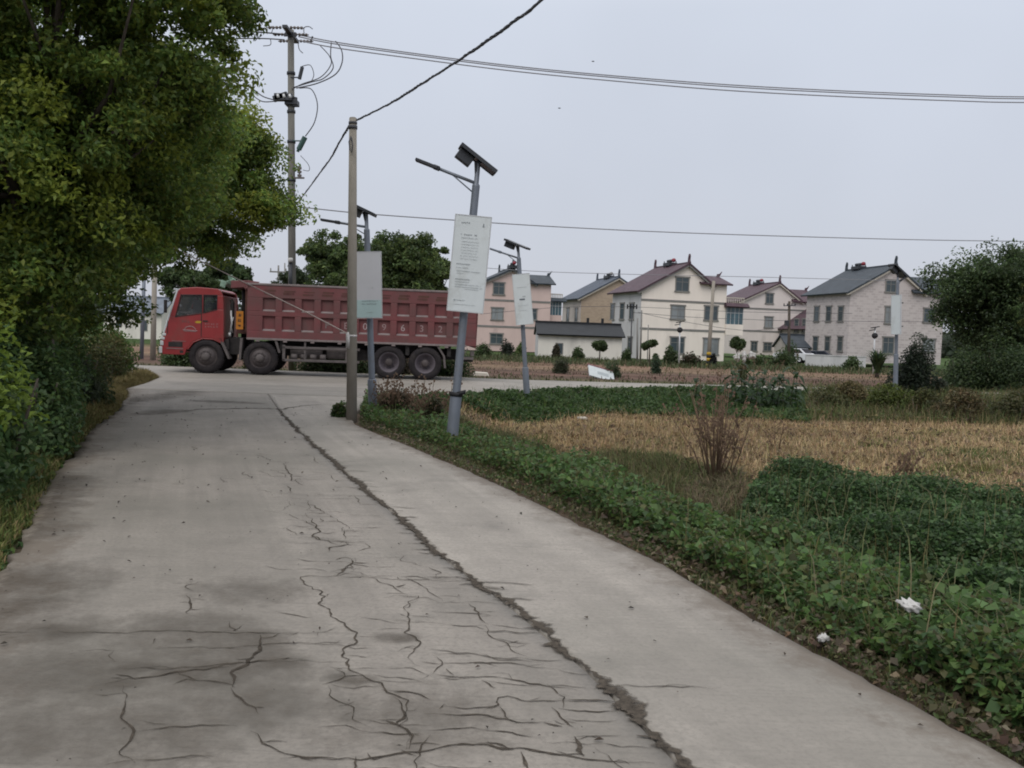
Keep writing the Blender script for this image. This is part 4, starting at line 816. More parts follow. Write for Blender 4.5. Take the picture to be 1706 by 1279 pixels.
# rough growth on the fields beyond the cross road
n_ = 26000; fx = RNG.uniform(-14, 70, n_); dep = RNG.uniform(0, 1, n_)**1.5*52; fy = np.interp(fx, FX, FY)+0.3+dep
keep = vnoise(fx, fy, 0.35, 2)+0.4*vnoise(fx, fy, 1.1, 4) > -0.2; fx, fy, dep = fx[keep], fy[keep], dep[keep]
fcol = np.stack([np.interp(dep+1.0*vnoise(fx, fy, 0.5, 1), bx_, bc_[:, k]) for k in range(3)], -1)*RNG.uniform(0.7, 1.25, (len(fx), 1))
g_ = (RNG.uniform(size=len(fx)) < np.where(dep < 6, 0.65, 0.42))[:, None]; fcol = np.where(g_, palette(len(fx), [(0.07, 0.085, 0.035), (0.09, 0.095, 0.05)], 0.25), fcol)
V_, c__ = blade_arrays(np.stack([fx, fy, hz(fx, fy)-0.02], 1), RNG.uniform(0.05, 0.22, len(fx)), 0.05, RNG.uniform(0.4, 1.2, len(fx)), fcol)
tag(join_raw('field_grass', [('blade', V_, c__)], M['grass']), 'thin grass and straw on the brown fields beyond the cross road', 'grass', kind='stuff')
# litter of leaves and clods on the concrete
n_ = 620; ly = RNG.uniform(3.0, 20, n_)**1.0; u_ = RNG.beta(0.55, 0.75, n_); lx = np.interp(ly, YS, XL)*(1-u_)+np.interp(ly, YR, XR)*u_
V_, c__ = leaf_arrays(np.stack([lx, ly, np.full(n_, 0.012)], 1), 0.01+RNG.exponential(.012, n_).clip(0, .035), RNG.normal(size=(n_, 3))*0.22+np.array([0, 0, 1.]), palette(n_, [(0.045, 0.035, 0.03), (0.075, 0.06, 0.045), (0.03, 0.026, 0.022)], 0.3), 0.55, 0.15)
tag(join_raw('fallen_leaves', [('leaf', V_, c__)], M['grass']), 'scattered dark fallen leaves and clods on the concrete lane', 'leaves', kind='stuff')

# ------------------------------------------------------------------ dump truck
tA, tB = G(343, 622), G(707, 633)
TYAW = math.atan2(tB[1]-tA[1], tB[0]-tA[0])
def text_mesh(name, s, size, material, parent, loc, rot, depth=0.004):
    cu = bpy.data.curves.new(name, 'FONT'); cu.body = s; cu.size = size; cu.align_x = 'CENTER'; cu.align_y = 'CENTER'; cu.extrude = depth
    to = bpy.data.objects.new(name, cu); COL.objects.link(to)
    dg = bpy.context.evaluated_depsgraph_get(); me = bpy.data.meshes.new_from_object(to.evaluated_get(dg))
    bpy.data.objects.remove(to); bpy.data.curves.remove(cu)
    me.materials.clear(); me.materials.append(material)
    o = bpy.data.objects.new(name, me); COL.objects.link(o); o.parent = parent; o.location = loc; o.rotation_euler = rot; return o
def glyph(b, x, z, s, y, rng, mi=0, dens=5):
    """one small block character of a few strokes, in an x-z plane facing -y"""
    for k in range(dens):
        w = s*0.09
        if rng.random() < 0.55:
            zz = z + s*(rng.random()-0.5)*0.9; x0 = x - s*0.42*rng.uniform(0.5, 1); x1 = x + s*0.42*rng.uniform(0.5, 1); b.box(x0, x1, y-0.002, y, zz-w/2, zz+w/2, mi)
        else:
            xx = x + s*(rng.random()-0.5)*0.8; z0 = z - s*0.45*rng.uniform(0.4, 1); z1 = z + s*0.45*rng.uniform(0.4, 1); b.box(xx-w/2, xx+w/2, y-0.0035, y-0.0005, z0, z1, mi)
rg = random.Random(3)
tk = thing('dump_truck', 'dusty red four axle dump truck crossing the junction, its box ribbed and numbered', 'truck', (tA[0], tA[1], 0.002), (0, 0, TYAW))
W = 2.45
# cab
cab = MB()
lower = [(-1.33, .56), (-1.38, .8), (-1.36, .98), (-1.27, 1.25), (-1.128, 1.75), (-.94, 1.75), (-.16, 1.89), (-.10, 1.9), (.29, 2.02), (.505, 2.02), (.52, 1.0), (.48, .98), (.2, 1.10), (-.12, 1.11), (-.42, .98), (-.60, .75), (-.66, .56)]
apil = [(-1.128, 1.75), (-.9, 2.53), (-.78, 2.42), (-.94, 1.75)]
rail = [(-.9, 2.53), (-.8, 2.64), (-.3, 2.69), (.30, 2.66), (.42, 2.59), (.48, 2.45), (.29, 2.45), (-.10, 2.44), (-.17, 2.44), (-.78, 2.42)]
bpil = [(-.17, 2.44), (-.10, 2.44), (-.10, 1.9), (-.16, 1.89)]
cpil = [(.29, 2.45), (.48, 2.45), (.505, 2.02), (.29, 2.02)]
for y0, y1 in ((0.0, 0.07), (W-0.07, W)):
    for pl in (lower, apil, rail, bpil, cpil): cab.prism(pl, y0, y1)
cab.prism([(-.9, 2.53), (-.8, 2.64), (-.3, 2.69), (.30, 2.66), (.42, 2.59), (.40, 2.54), (.28, 2.60), (-.3, 2.63), (-.78, 2.58), (-.86, 2.50)], 0.07, W-0.07)   # roof
cab.prism([(-1.38, .8), (-1.36, .98), (-1.27, 1.25), (-1.20, 1.25), (-1.28, .98), (-1.30, .8)], 0.07, W-0.07)     # front panel
cab.prism([(.44, 1.0), (.50, 1.0), (.47, 2.45), (.41, 2.45)], 0.07, W-0.07)           # rear wall
cab.box(-1.2, .45, .07, W-.07, 1.12, 1.18)                                             # floor
cab.prism([(-.60, .75), (-.42, .98), (-.12, 1.11), (.2, 1.10), (.48, .98), (.48, .94), (.2, 1.06), (-.12, 1.07), (-.39, .95), (-.56, .72)], 0.0, 0.5)
cb = cab.build('cab', M['cab_red'], tk, False, 0.018)
m = MB(); m.box(-1.0, .4, .3, 1.0, 1.35, 1.5); m.box(.1, .3, .3, 1.0, 1.45, 2.2); m.box(.1, .3, 1.4, 2.1, 1.45, 2.2); m.box(-1.15, -.8, .2, W-.2, 1.3, 1.72); m.build('seat', M['black'], cb)
m = MB(); m.box(-.85, -.55, .12, .2, 1.86, 1.93); m.tube([(-.45, .5, 1.95), (-.55, .5, 1.75)], .2, 14); m.box(-.55, -.25, .55, .57, 1.8, 2.3); m.build('interior_trim', M['cloth_white'], cb)
m = MB(); m.prism([(-.93, 1.76), (-.775, 2.415), (-.175, 2.435), (-.165, 1.9)], .03, .034); fw = m.build('window', M['glass'], cb)
m = MB(); m.prism([(-.095, 2.435), (.285, 2.445), (.285, 2.03), (-.095, 1.915)], .03, .034); m.build('window', M['glass'], cb)
m = MB()
for pl in ([(-.95, 1.735), (-.79, 2.43), (-.165, 2.45), (-.15, 1.875)], [(-.105, 2.45), (.30, 2.46), (.30, 2.005), (-.105, 1.885)]):
    for i in range(4):
        a, b = pl[i], pl[(i+1) % 4]; m.tube([(a[0], -.004, a[1]), (b[0], -.004, b[1])], .012, 6)
m.build('window_seal', M['black'], cb)
m = MB(); m.obox((-1.09, W/2, 1.89), (.012, 0, 0), (0, W/2-.09, 0), (.19, 0, .63)); m.build('windscreen', M['glass'], cb)
m = MB(); m.tube([(-1.29, .03, 1.24), (-.91, .03, 2.55)], .035, 8); m.tube([(-1.0, .02, 2.60), (-1.0, W-.02, 2.60)], .03, 8); m.prism([(-1.06, 2.50), (-.86, 2.63), (-.84, 2.60), (-1.05, 2.46)], .05, W-.05); m.build('sun_visor', M['pale_metal'], cb)
m = MB()
for k, (z0, z1) in enumerate(((.60, .80), (.84, .98), (1.02, 1.10), (1.14, 1.22))): m.box(-1.43+.03*k, -1.33+.035*k, -.012, .28, z0, z1)
m.build('headlight', M['pale_metal'], cb, False, .01)
m = MB(); m.box(-1.05, -.62, -.012, .01, .98, .995); m.box(-1.2, -.7, -.014, .01, .74, .765); m.build('trim_strip', M['rail_pale'], cb)
m = MB(); m.box(-1.15, -.72, -.006, .05, .80, .96); m.box(-.80, -.70, -.01, .05, .62, .70); m.build('step', M['chassis'], cb)
m = MB(); m.box(-.175, -.15, -.004, .004, 1.15, 1.88); m.box(-1.19, -1.17, -.004, .004, 1.2, 1.62); m.box(-.11, .03, -.02, .0, 1.62, 1.66); m.build('door_handle', M['chassis'], cb)
m = MB()
for k in range(13):
    a = math.pi*(0.08+0.84*k/12); a2 = math.pi*(0.08+0.84*(k+1)/12)
    if k < 12: m.tube([(-.50-.17*math.cos(a), -.004, 1.33+.13*math.sin(a)), (-.50-.17*math.cos(a2), -.004, 1.33+.13*math.sin(a2))], .011, 5)
m.tube([(-.72, -.004, 1.345), (-.28, -.004, 1.325)], .013, 5); m.tube([(-.70, -.004, 1.31), (-.33, -.004, 1.30)], .009, 5)
for r_ in range(2):
    for k in range(5): glyph(m, -.03+.085*k, 1.555-.085*r_, .06, -.002, rg)
m.build('door_lettering', M['faded_paint'], cb)
m = MB()
for k in range(3): glyph(m, -.72+.085*k, 1.60, .07, -.002, rg)
m.build('door_lettering', M['dusty_steel'], cb)
m = MB(); m.prism([(-.36, 1.60), (-.28, 1.64), (-.16, 1.63), (-.19, 1.57), (-.30, 1.56)], -.006, .0); m.build('door_emblem', M['yellow'], cb)
m = MB(); m.tube([(-1.15, .0, 2.2), (-1.2, -.16, 2.24)], .014, 6); m.obox((-1.2, -.2, 2.05), (.03, 0, 0), (.0, .09, 0), (0, 0, .2)); m.tube([(-.9, .3, 2.66), (-1.05, .3, 2.8)], .016, 6); m.build('wing_mirror', M['chassis'], cb, False, .01)
m = MB(); m.prism([(.36, 1.13), (.44, 1.13), (.60, .82), (.72, .48), (.66, .48), (.50, .84)], 0, .45); m.build('mud_flap', M['dusty_steel'], tk)
m = MB(); m.prism([(1.02, 1.15), (1.10, 1.15), (1.05, .45), (.98, .45)], .02, .45); m.build('mud_flap', M['dusty_steel'], tk); m = MB(); m.prism([(2.08, 1.1), (2.16, 1.1), (2.27, .72), (2.21, .72)], .02, .3); m.build('mud_flap', M['dusty_steel'], tk)
m = MB(); m.prism([(7.20, 1.1), (7.27, 1.1), (7.47, .80), (7.52, .4), (7.45, .4), (7.41, .78)], .02, .6); m.build('mud_flap', M['dusty_steel'], tk)
# wheels
def wheel(x, rear):
    o = MB(); z = .535
    if rear: prof = [(.335, .03), (.31, .02), (.29, .05), (.255, .09), (.215, .14), (.20, .16), (.02, .16)]
    else: prof = [(.335, .03), (.31, .02), (.29, .05), (.27, .03), (.21, -.03), (.15, -.045), (.02, -.045)]
    o.lathe_y(prof, x, z); 
    w = o.build('wheel', M['rim_rear' if rear else 'rim'], tk, True)
    t = MB(); t.lathe_y([(.32, .05), (.345, .0), (.40, -.012), (.47, -.004), (.515, .02), (.535, .07), (.537, .16), (.535, .26), (.51, .31), (.44, .33), (.32, .32)], x, z, 36)
    for k in range(36):
        a = 2*math.pi*k/36; c, s = math.cos(a), math.sin(a); t.obox((x+.534*c, .16, z+.534*s), (.012*c, 0, .012*s), (-.016*s, 0, .016*c), (0, .13, 0))
    if rear: t.lathe_y([(.32, .36), (.47, .35), (.535, .42), (.535, .6), (.47, .66), (.32, .65)], x, z, 36)
    t.build('tyre', M['rubber'], w, True)
    h = MB(); y0 = .15 if rear else -.045
    h.lathe_y([(.125, y0), (.12, y0-.09), (.09, y0-.115), (.001, y0-.12)], x, z, 18)
    for k in range(10):
        a = 2*math.pi*k/10; h.tube([(x+.175*math.cos(a), y0+.02, z+.175*math.sin(a)), (x+.175*math.cos(a), y0-.035, z+.175*math.sin(a))], .016, 6)
    h.build('hub', M['dusty_steel' if not rear else 'rim'], w, True)
    # far side wheel
    f = MB(); f.lathe_y([(.02, W), (.3, W), (.345, W), (.47, W), (.535, W-.07), (.535, W-.3), (.47, W-.34), (.02, W-.34)], x, z, 24); f.build('wheel', M['rubber'], tk, True)
for x, rr_ in ((0.0, False), (1.65, False), (5.68, True), (6.84, True)): wheel(x, rr_)
# chassis
m = MB()
m.box(-1.1, 8.1, .75, .9, .66, 1.0); m.box(-1.1, 8.1, 1.55, 1.7, .66, 1.0)
for x in (0, 1.65, 5.68, 6.84): m.tube([(x, .2, .53), (x, W-.2, .53)], .09, 8)
for x in (.6, 1.0, 2.3, 4.6, 5.1, 6.26, 7.6): m.box(x-.06, x+.06, .1, W-.1, .78, 1.10)
m.box(.62, 1.1, .25, W-.25, .62, 1.15); m.box(5.2, 7.3, .35, W-.35, .85, 1.12); m.box(2.0, 4.9, .6, 1.8, .62, 1.12); m.box(-.55, .5, .5, W-.5, .62, 1.1)
m.box(7.9, 8.4, .3, W-.3, .62, .74); m.box(4.6, 5.1, .4, 1.9, .55, .9)
m.build('chassis', M['chassis'], tk)
m = MB(); m.box(2.33, 4.75, .0, .05, .86, .94); m.box(2.33, 4.75, .0, .05, .46, .54); m.box(2.33, 2.42, .0, .06, .46, .98); m.box(3.0, 3.06, .02, .06, .54, 1.1); m.box(4.3, 4.36, .02, .06, .54, 1.1); m.build('side_guard', M['dusty_steel'], tk, False, .01)
m = MB(); m.tube([(2.55, .4, .74), (3.55, .4, .74)], .2, 14)
for k in range(4): m.tube([(2.6+.3*k, .12, .62), (2.78+.3*k, .12, .62)], .09, 10)
m.box(3.7, 4.55, .15, .6, .58, .98); m.build('fuel_tank', M['dusty_steel'], tk, True)
m = MB(); m.tube([(.68, .5, 1.2), (.68, .5, 2.25), (.63, .5, 2.35)], .06, 8); m.tube([(.72, .35, 1.15), (.70, .36, 2.3)], .035, 6); m.tube([(.62, .3, 1.2), (.74, .28, 1.7), (.66, .3, 2.2)], .02, 6); m.tube([(.95, W/2, .9), (.95, W/2, 2.9)], .12, 12); m.build('air_intake', M['chassis'], tk, True)
m = MB(); m.tube([(.66, .25, 1.25), (.72, .22, 1.6), (.68, .25, 2.0)], .03, 8); m.tube([(.75, .25, 1.3), (.70, .2, 1.5), (.76, .25, 1.8)], .018, 6); m.box(.62, .7, .2, .3, 1.18, 1.3); m.build('air_hose', M['pale_metal'], tk, True)
# box
bx = MB()
x0, x1, zb, zt = 1.22, 8.45, 1.14, 2.86
bx.box(x0+.06, x1-.06, .075, .13, zb, zt); bx.box(x0+.06, x1-.06, W-.13, W-.075, zb, zt)
bx.box(x0, x0+.06, .06, W-.06, zb, zt+.05); bx.box(x0+.06, x1-.06, .13, W-.13, zb, zb+.06)
bx.prism([(x1-.06, zb-.05), (x1+.02, zb-.05), (x1+.06, zt-.3), (x1-.02, zt-.02), (x1-.08, zt-.02)], .06, W-.06)
bx.build('box', M['box_red'], tk)
fr = MB()
for sy in (0, 1):
    Yf = (lambda a, b: (a, b)) if sy == 0 else (lambda a, b: (W-b, W-a))
    y0, y1 = Yf(0, .075); ys0, ys1 = Yf(.02, .075)
    fr.box(x0, x1, y0, y1, 2.44, zt-.03)                         # top rail
    fr.box(x0, x1, y0, y1, 1.87, 2.02); fr.box(x0, x1, y0, y1, zb, 1.40)
    fr.box(x0, 1.70, y0, y1, 1.40, 1.87); fr.box(x0, 1.70, y0, y1, 2.02, 2.44)
    for i in range(10):
        a = 1.70+.6*i+.39; b_ = min(a+.21, x1); fr.box(a, b_, y0, y1, 1.40, 1.87); fr.box(a, b_, y0, y1, 2.02, 2.44)
    fr.box(8.05, x1, y0, y1, 1.40, 1.87); fr.box(8.05, x1, y0, y1, 2.02, 2.44)
frame_o = fr.build('box_rib', M['box_red'], tk, False, .012)
lg = MB()
for i in range(11):
    a = 1.70+.6*i; b_ = a+.39 if i < 10 else 8.05
    for z in (1.40, 2.02): lg = MB(); lg.add([(a, .004, z+.004), (b_, .004, z+.004), (b_, .0745, z+.06), (a, .0745, z+.06)], [(0, 1, 2, 3)]); lg.build('panel_ledge', M['rail_pale'], tk)
tr = MB(); tr.box(x0-.02, x1, -.02, .16, zt-.03, zt+.035); tr.box(x0-.02, x1, W-.16, W+.02, zt-.03, zt+.035); tr.build('top_rail', M['rail_pale'], tk, False, .012)
for i in range(11): rs = MB(); rs.box(1.72+.6*i, 2.06+.6*i, -.003, .03, 2.55, 2.60+.04*rg.random()); rs.box(1.75+.6*i, 2.10+.6*i, -.003, .03, 2.64, 2.67+.05*rg.random()); rs.build('rail_patch', M['box_rust'], tk)
br = MB(); br.box(x0, x1-.3, -.016, .05, zb-.03, zb+.035)
for k in range(8): br.box(1.5+.85*k, 1.62+.85*k, -.02, .05, zb-.085, zb-.035)
br.build('bottom_rail', M['rail_pale'], tk, False, .008)
cn = MB(); cn.prism([(.70, 2.70), (.70, 2.93), (1.25, 2.97), (1.25, 2.66), (1.15, 2.66), (1.1, 2.74)], .05, W-.05); cn.prism([(1.15, 2.7), (1.25, 2.7), (1.6, 2.93), (1.25, 2.96)], .0, .05); cn.build('canopy', M['box_red'], tk, False, .015)
fp = MB(); fp.box(1.14, 1.22, .12, .2, 1.35, 2.7); fp.box(1.02, 1.2, .3, W-.3, 1.5, 1.6); fp.box(.86, 1.18, .35, .37, 1.28, 1.42); fp.build('front_post', M['box_rust'], tk)
op = MB(); op.box(.88, 1.10, .05, .07, 1.42, 1.99); pl_ = op.build('warning_plate', M['orange'], tk)
op = MB()
for k in range(3): glyph(op, .99, 1.87-.17*k, .12, .049, rg, 0, 7)
op.build('plate_lettering', M['black'], pl_)
for ch, i, mt_ in (('F', 3, 'rail_pale'), ('E', 4, 'faded_paint'), ('0', 5, 'worn_paint'), ('9', 6, 'faded_paint'), ('6', 7, 'worn_paint'), ('3', 8, 'faded_paint'), ('2', 9, 'faded_paint')):
    text_mesh('painted_number', ch, .30, M[mt_], tk, (1.70+.6*i+.195, .07, 1.64), (math.pi/2, 0, 0))
m = MB(); m.tube([(8.2, .1, 1.05), (8.0, .1, .75)], .02, 6); m.box(8.0, 8.4, .05, .5, .70, .78); m.box(8.3, 8.42, .1, .35, .82, .98); m.build('tail_light', M['dusty_steel'], tk)
# green tarp bundle caught on the headboard
tb = MB(); 
for k in range(16):
    c = np.array([.58+RNG.normal(0, .09), .55+RNG.normal(0, .2), 2.93+RNG.normal(0, .07)]); d = unit(RNG.normal(size=3)); e_ = unit(np.cross(d, RNG.normal(size=3))); tb.obox(c, d*.12, e_*.085, np.cross(d, e_)*.02)
o_ = tb.build('tarp_bundle', M['green_cloth'], None, True, .01); o_.location = (tA[0], tA[1], 0); o_.rotation_euler = (0, 0, TYAW)
tag(o_, 'crumpled green tarp caught on the front top of the truck box', 'tarp')

# ------------------------------------------------------------------ solar street lamps and notice boards
def lean_thing(name, label, cat, base, top_px, D, group=None):
    """an Empty whose z axis points along the post's real lean"""
    t = P(top_px[0], top_px[1], D); d = Vector(t-np.array(base)); H = d.length
    q = Vector((0, 0, 1)).rotation_difference(d.normalized())
    r = thing(name, label, cat, base, q.to_euler(), group); return r, H
def street_lamp(label, base_px, top_px, D, sleeve, panel, arm, r=.062, panel_mat='solar', collar=True, face=1):
    """panel: (half length, half width, tilt, yaw, dx); arm: (end x, end z, start z, head length)"""
    g0 = P(base_px[0], base_px[1], D); base = np.array((g0[0], D, gz(g0[0], D)-.05))
    root, H = lean_thing('street_lamp', label, 'street lamp', base, top_px, D, 'solar street lamps along the lane')
    m = MB(); m.tube([(0, 0, -.1), (0, 0, 0), (0, 0, sleeve-.012), (0, 0, sleeve), (0, 0, sleeve+.01)], [r*1.45, r*1.45, r*1.4, r*1.38, r], 14); m.tube([(0, 0, sleeve), (0, 0, sleeve+.03), (0, 0, H-.37), (0, 0, H-.35), (0, 0, H-.33), (0, 0, H-.05), (0, 0, H-.02)], [r, r, r*.92, r*.91, r*.6, r*.56, r*.55], 14); m.build('post', M['grey_steel'], root, True)
    if collar:
        m = MB(); m.tube([(0, 0, sleeve-.04), (0, 0, sleeve+.02)], r*1.6, 12); m.obox((r*1.2, -r*.8, sleeve+.02), (r, 0, .02), (0, r*.6, 0), (0, 0, .03)); m.build('collar', M['black'], root, True)
    hl, hw, tilt, yaw, dx, pm = panel
    R_ = Matrix.Rotation(yaw, 3, 'Z') @ Matrix.Rotation(tilt, 3, 'Y')
    ax, ay, az = (np.array(R_ @ Vector(v)) for v in ((1, 0, 0), (0, 1, 0), (0, 0, 1)))
    c = np.array((dx, 0, H+.02))
    m = MB(); m.obox(c, ax*hl, ay*hw, az*.018); pn = m.build('solar_panel', M[pm], root, False, .006)
    m = MB()
    for s_ in (-1, 1): m.obox(c+ay*hw*s_, ax*(hl+.01), ay*.014, az*.026); m.obox(c+ax*hl*s_, ax*.014, ay*(hw-.02), az*.026)
    m.build('panel_frame', M['dark_steel'], pn)
    m = MB(); m.obox(c-ax*hl*.55-az*.10, ax*hl*.40, ay*hw*.5, az*.075); m.tube([(0, 0, H-.2), c-az*.03], .035, 8); m.build('battery_box', M['dark_steel'], root, False, .01)
    ex, ez, sz, hd = arm
    a0 = np.array((0, 0, sz)); a1 = np.array((ex, -.02*face, ez)); dd = unit(a1-a0)
    m = MB(); m.tube([a0, a1-dd*hd], .024, 8); m.tube([(0, 0, sz-.16), a0+(a1-a0)*.42], .011, 6); m.build('arm', M['grey_steel'], root, True)
    n_ = np.cross(dd, (0, 1, 0)); m = MB(); m.obox(a1-dd*hd*.5, dd*hd*.5, np.array((0, .07, 0)), n_*.022); m.obox(a1-dd*hd*.95, dd*hd*.14, np.array((0, .045, 0)), n_*.032); m.build('lamp_head', M['dark_steel' if pm == 'solar' else 'grey_steel'], root, False, .008)
    return root, H
def local_xz(root, px, py, D):
    w = P(px, py, D); mw = Matrix.LocRotScale(root.location, root.rotation_euler, None); l = mw.inverted() @ Vector(w); return l.x, l.z
lamp1, H1 = street_lamp('nearest solar street lamp, tilted to the right with a dark panel', (752, 735), (796, 270), 13.3, .70, (.30, .16, rad(30), rad(14), -.0, 'solar'), (-.86, 0, 0, .32)) if False else (None, None)
def lamp(label, base_px, top_px, D, panel, arm_px, sleeve_px, head, **kw):
    g0 = P(base_px[0], base_px[1], D); base = np.array((g0[0], D, gz(g0[0], D)-.05))
    t = P(top_px[0], top_px[1], D); ax = unit(t-base); xv = unit(np.cross((0, 1, 0), ax))
    def lz(px, py): w = P(px, py, D)-base; return float(w@xv), float(w@ax)
    s = lz(*arm_px[0]); e_ = lz(*arm_px[1]); sl = lz(*sleeve_px)[1]
    root, H = street_lamp(label, base_px, top_px, D, sl, panel, (e_[0], e_[1], s[1], head), **kw); return root, lz, D
L1, z1, D1 = lamp('nearest solar street lamp, leaning right, thick sleeve with a black collar low on its post', (752, 735), (797, 268), 13.3, (.31, .15, rad(31), rad(10), -.01, 'solar'), ((790, 305), (693, 266)), (757, 655), .34)
L2, z2, D2 = lamp('street lamp just right of the concrete pole, its dark panel seen edge on', (622, 684), (610, 352), 17.6, (.22, .15, rad(27), rad(0), -.03, 'solar'), ((612, 378), (535, 366)), (620, 632), .34, collar=False)
L3, z3, D3 = lamp('street lamp leaning left in front of the pale houses, pale topped panel', (879, 652), (863, 408), 24.4, (.33, .18, rad(26), rad(-18), -.02, 'pale_metal'), ((865, 430), (816, 414)), (877, 612), .3, collar=False)
L4, z4, D4 = lamp('street lamp at the right before the patterned house, board seen edge on', (1492, 655), (1496, 452), 30.3, (.34, .16, rad(36), rad(25), 0.0, 'solar'), ((1496, 470), (1508, 462)), (1492, 590), .2, collar=False, r=.055)

def board(name, label, D, quad, lines, mat_, yaw=0.0, thick=.03, teal=None, group=None):
    """quad: image corners (tl, tr, br, bl) of a flat board at depth D; lines: drawn marks in board units"""
    tl, tr, br_, bl = (P(q[0], q[1], D) for q in quad)
    xv = ((tr-tl)+(br_-bl))/2; zv = ((tl-bl)+(tr-br_))/2; c = (tl+tr+br_+bl)/4
    w, h = np.linalg.norm(xv), np.linalg.norm(zv); zv = unit(zv); xv = unit(xv-zv*(xv@zv))
    w = w/math.cos(yaw)
    yv = np.cross(zv, xv); Rm = Matrix((xv, yv, zv)).transposed() @ Matrix.Rotation(yaw, 3, 'Z')
    root = thing(name, label, 'sign', tuple(c), Rm.to_euler(), group)
    m = MB(); m.box(-w/2, w/2, 0, thick, -h/2, h/2); face = m.build('panel', M[mat_], root, False, .004)
    m = MB(); e_ = .012
    m.box(-w/2-e_, -w/2, -.004, thick+.004, -h/2-e_, h/2+e_); m.box(w/2, w/2+e_, -.004, thick+.004, -h/2-e_, h/2+e_); m.box(-w/2, w/2, -.004, thick+.004, h/2, h/2+e_); m.box(-w/2, w/2, -.004, thick+.004, -h/2-e_, -h/2)
    m.build('frame', M['pale_metal'], root)
    if teal:
        m = MB(); m.box(-w/2+.005, w/2-.005, -.002, .004, -h/2+.005, -h/2+h*teal); m.build('colour_band', M['sign_teal'], face)
    rr = random.Random(len(label)); ms = {}
    for kind, u0, u1, v, s, mk in lines:
        b = ms.setdefault(mk, MB()); x_0 = -w/2+w*u0; x_1 = -w/2+w*u1; z = h/2-h*v; s = s*h
        if kind == 'text':
            n = max(1, int((x_1-x_0)/(s*1.08)))
            for i in range(n):
                if rr.random() < .93: glyph(b, x_0+(i+.5)*(x_1-x_0)/n, z, s, -.004, rr, 0, 5)
        elif kind == 'bar': b.box(x_0, x_1, -.006, -.003, z-s/2, z+s/2)
    for mk, b in ms.items(): b.build('lettering', M[mk], face)
    m = MB()
    for zz in (-.3*h, .3*h): m.box(-.14, .14, thick+.004, thick+.03, zz-.02, zz+.02); m.box(-.09, -.07, thick+.03, thick+.2, zz-.018, zz+.018); m.box(.07, .09, thick+.03, thick+.2, zz-.018, zz+.018)
    m.build('bracket', M['dark_steel'], root)
    return root
b1 = [('text', .17, .42, .075, .016, 'ink_dark'), ('bar', .795, .82, .085, .03, 'ink_dark'), ('bar', .78, .84, .10, .006, 'ink'), ('text', .18, .66, .198, .016, 'ink_dark'), ('text', .20, .68, .232, .010, 'ink')]
for v in (.27, .30, .33, .36, .39, .42, .45): b1.append(('text', .22, .70+.03*rg.random(), v, .0085, 'ink_pale'))
b1 += [('text', .14, .54, .508, .015, 'ink_dark'), ('text', .14, .48, .545, .011, 'ink'), ('text', .15, .84, .580, .010, 'ink'), ('text', .16, .36, .605, .010, 'ink_pale'), ('text', .14, .56, .668, .014, 'ink_dark'), ('text', .14, .55, .695, .011, 'ink'), ('text', .14, .90, .722, .011, 'ink'), ('text', .14, .92, .746, .011, 'ink'), ('text', .42, .84, .765, .010, 'ink_pale'), ('bar', .15, .20, .888, .014, 'ink'), ('text', .22, .46, .888, .013, 'ink'), ('text', .14, .80, .93, .008, 'ink_pale')]
board('notice_board', 'tall tilted white notice board full of small text on the nearest street lamp', 13.13, [(759, 357), (819, 363), (803, 522), (746, 515)], b1, 'sign_white', rad(0), .03)
b2 = [('text', .28, .88, .745, .022, 'ink'), ('text', .28, .88, .79, .022, 'ink'), ('text', .45, .68, .92, .016, 'ink_pale'), ('text', .62, .74, .545, .03, 'ink_pale')]
board('notice_board', 'whitish board turning teal at its foot, half behind the concrete pole', 17.42, [(589, 420), (633, 419), (637, 528), (589, 530)], b2, 'sign_white_b', 0, .03, .27)
b3 = [('bar', .30, .62, .50, .028, 'ink_dark'), ('bar', .50, .68, .445, .012, 'ink'), ('bar', .18, .80, .26, .004, 'ink_pale'), ('bar', .18, .80, .62, .004, 'ink_pale'), ('text', .3, .7, .72, .015, 'ink_pale')]
board('notice_board', 'white board with a small dark mark in its middle, before the pink house', 24.22, [(853, 456), (882, 457), (888, 539), (861, 541)], b3, 'sign_white', 0, .06)
board('notice_board', 'narrow white board seen almost edge on, on the right street lamp', 30.1, [(1489, 491), (1496, 492), (1496, 557), (1488, 556)], [], 'sign_white', rad(-66), .05)

# ------------------------------------------------------------------ utility poles and wires
def pole(label, base_px, top_px, D, r0, r1, name='utility_pole', mat_='concrete_pole', group=None, extra=None, dz=0.0):
    g0 = P(base_px[0], base_px[1], D); base = np.array((g0[0], D, gz(g0[0], D)-.1+dz))
    root, H = lean_thing(name, label, 'pole', base, top_px, D, group)
    m = MB(); m.tube([(0, 0, -.2), (0, 0, H*.5), (0, 0, H)], [r0, (r0+r1)/2, r1], 16); m.tube([(0, 0, H), (0, 0, H+.015)], [r1*.97, r1*.8], 16); m.build('shaft', M[mat_], root, True)
    def lz(px, py):
        w = P(px, py, D); l = Matrix.LocRotScale(root.location, root.rotation_euler, None).inverted() @ Vector(w); return l.x, l.z
    return root, H, lz
cp, Hc, zc = pole('concrete pole standing at the lane corner with a white tag and loose wire on it', (586, 702), (588, 197), 15.9, .098, .066, 'concrete_pole')
m = MB(); _, zz = zc(587, 560); m.prism([(-.085, zz-.2), (-.03, zz-.22), (-.02, zz+.02), (-.05, zz+.08), (-.09, zz+.04)], -.092, -.06); m.tube([(0, 0, zz-.01), (0, 0, zz+.025)], .0915, 16); m.build('white_wrap', M['white_paint'], cp, True)
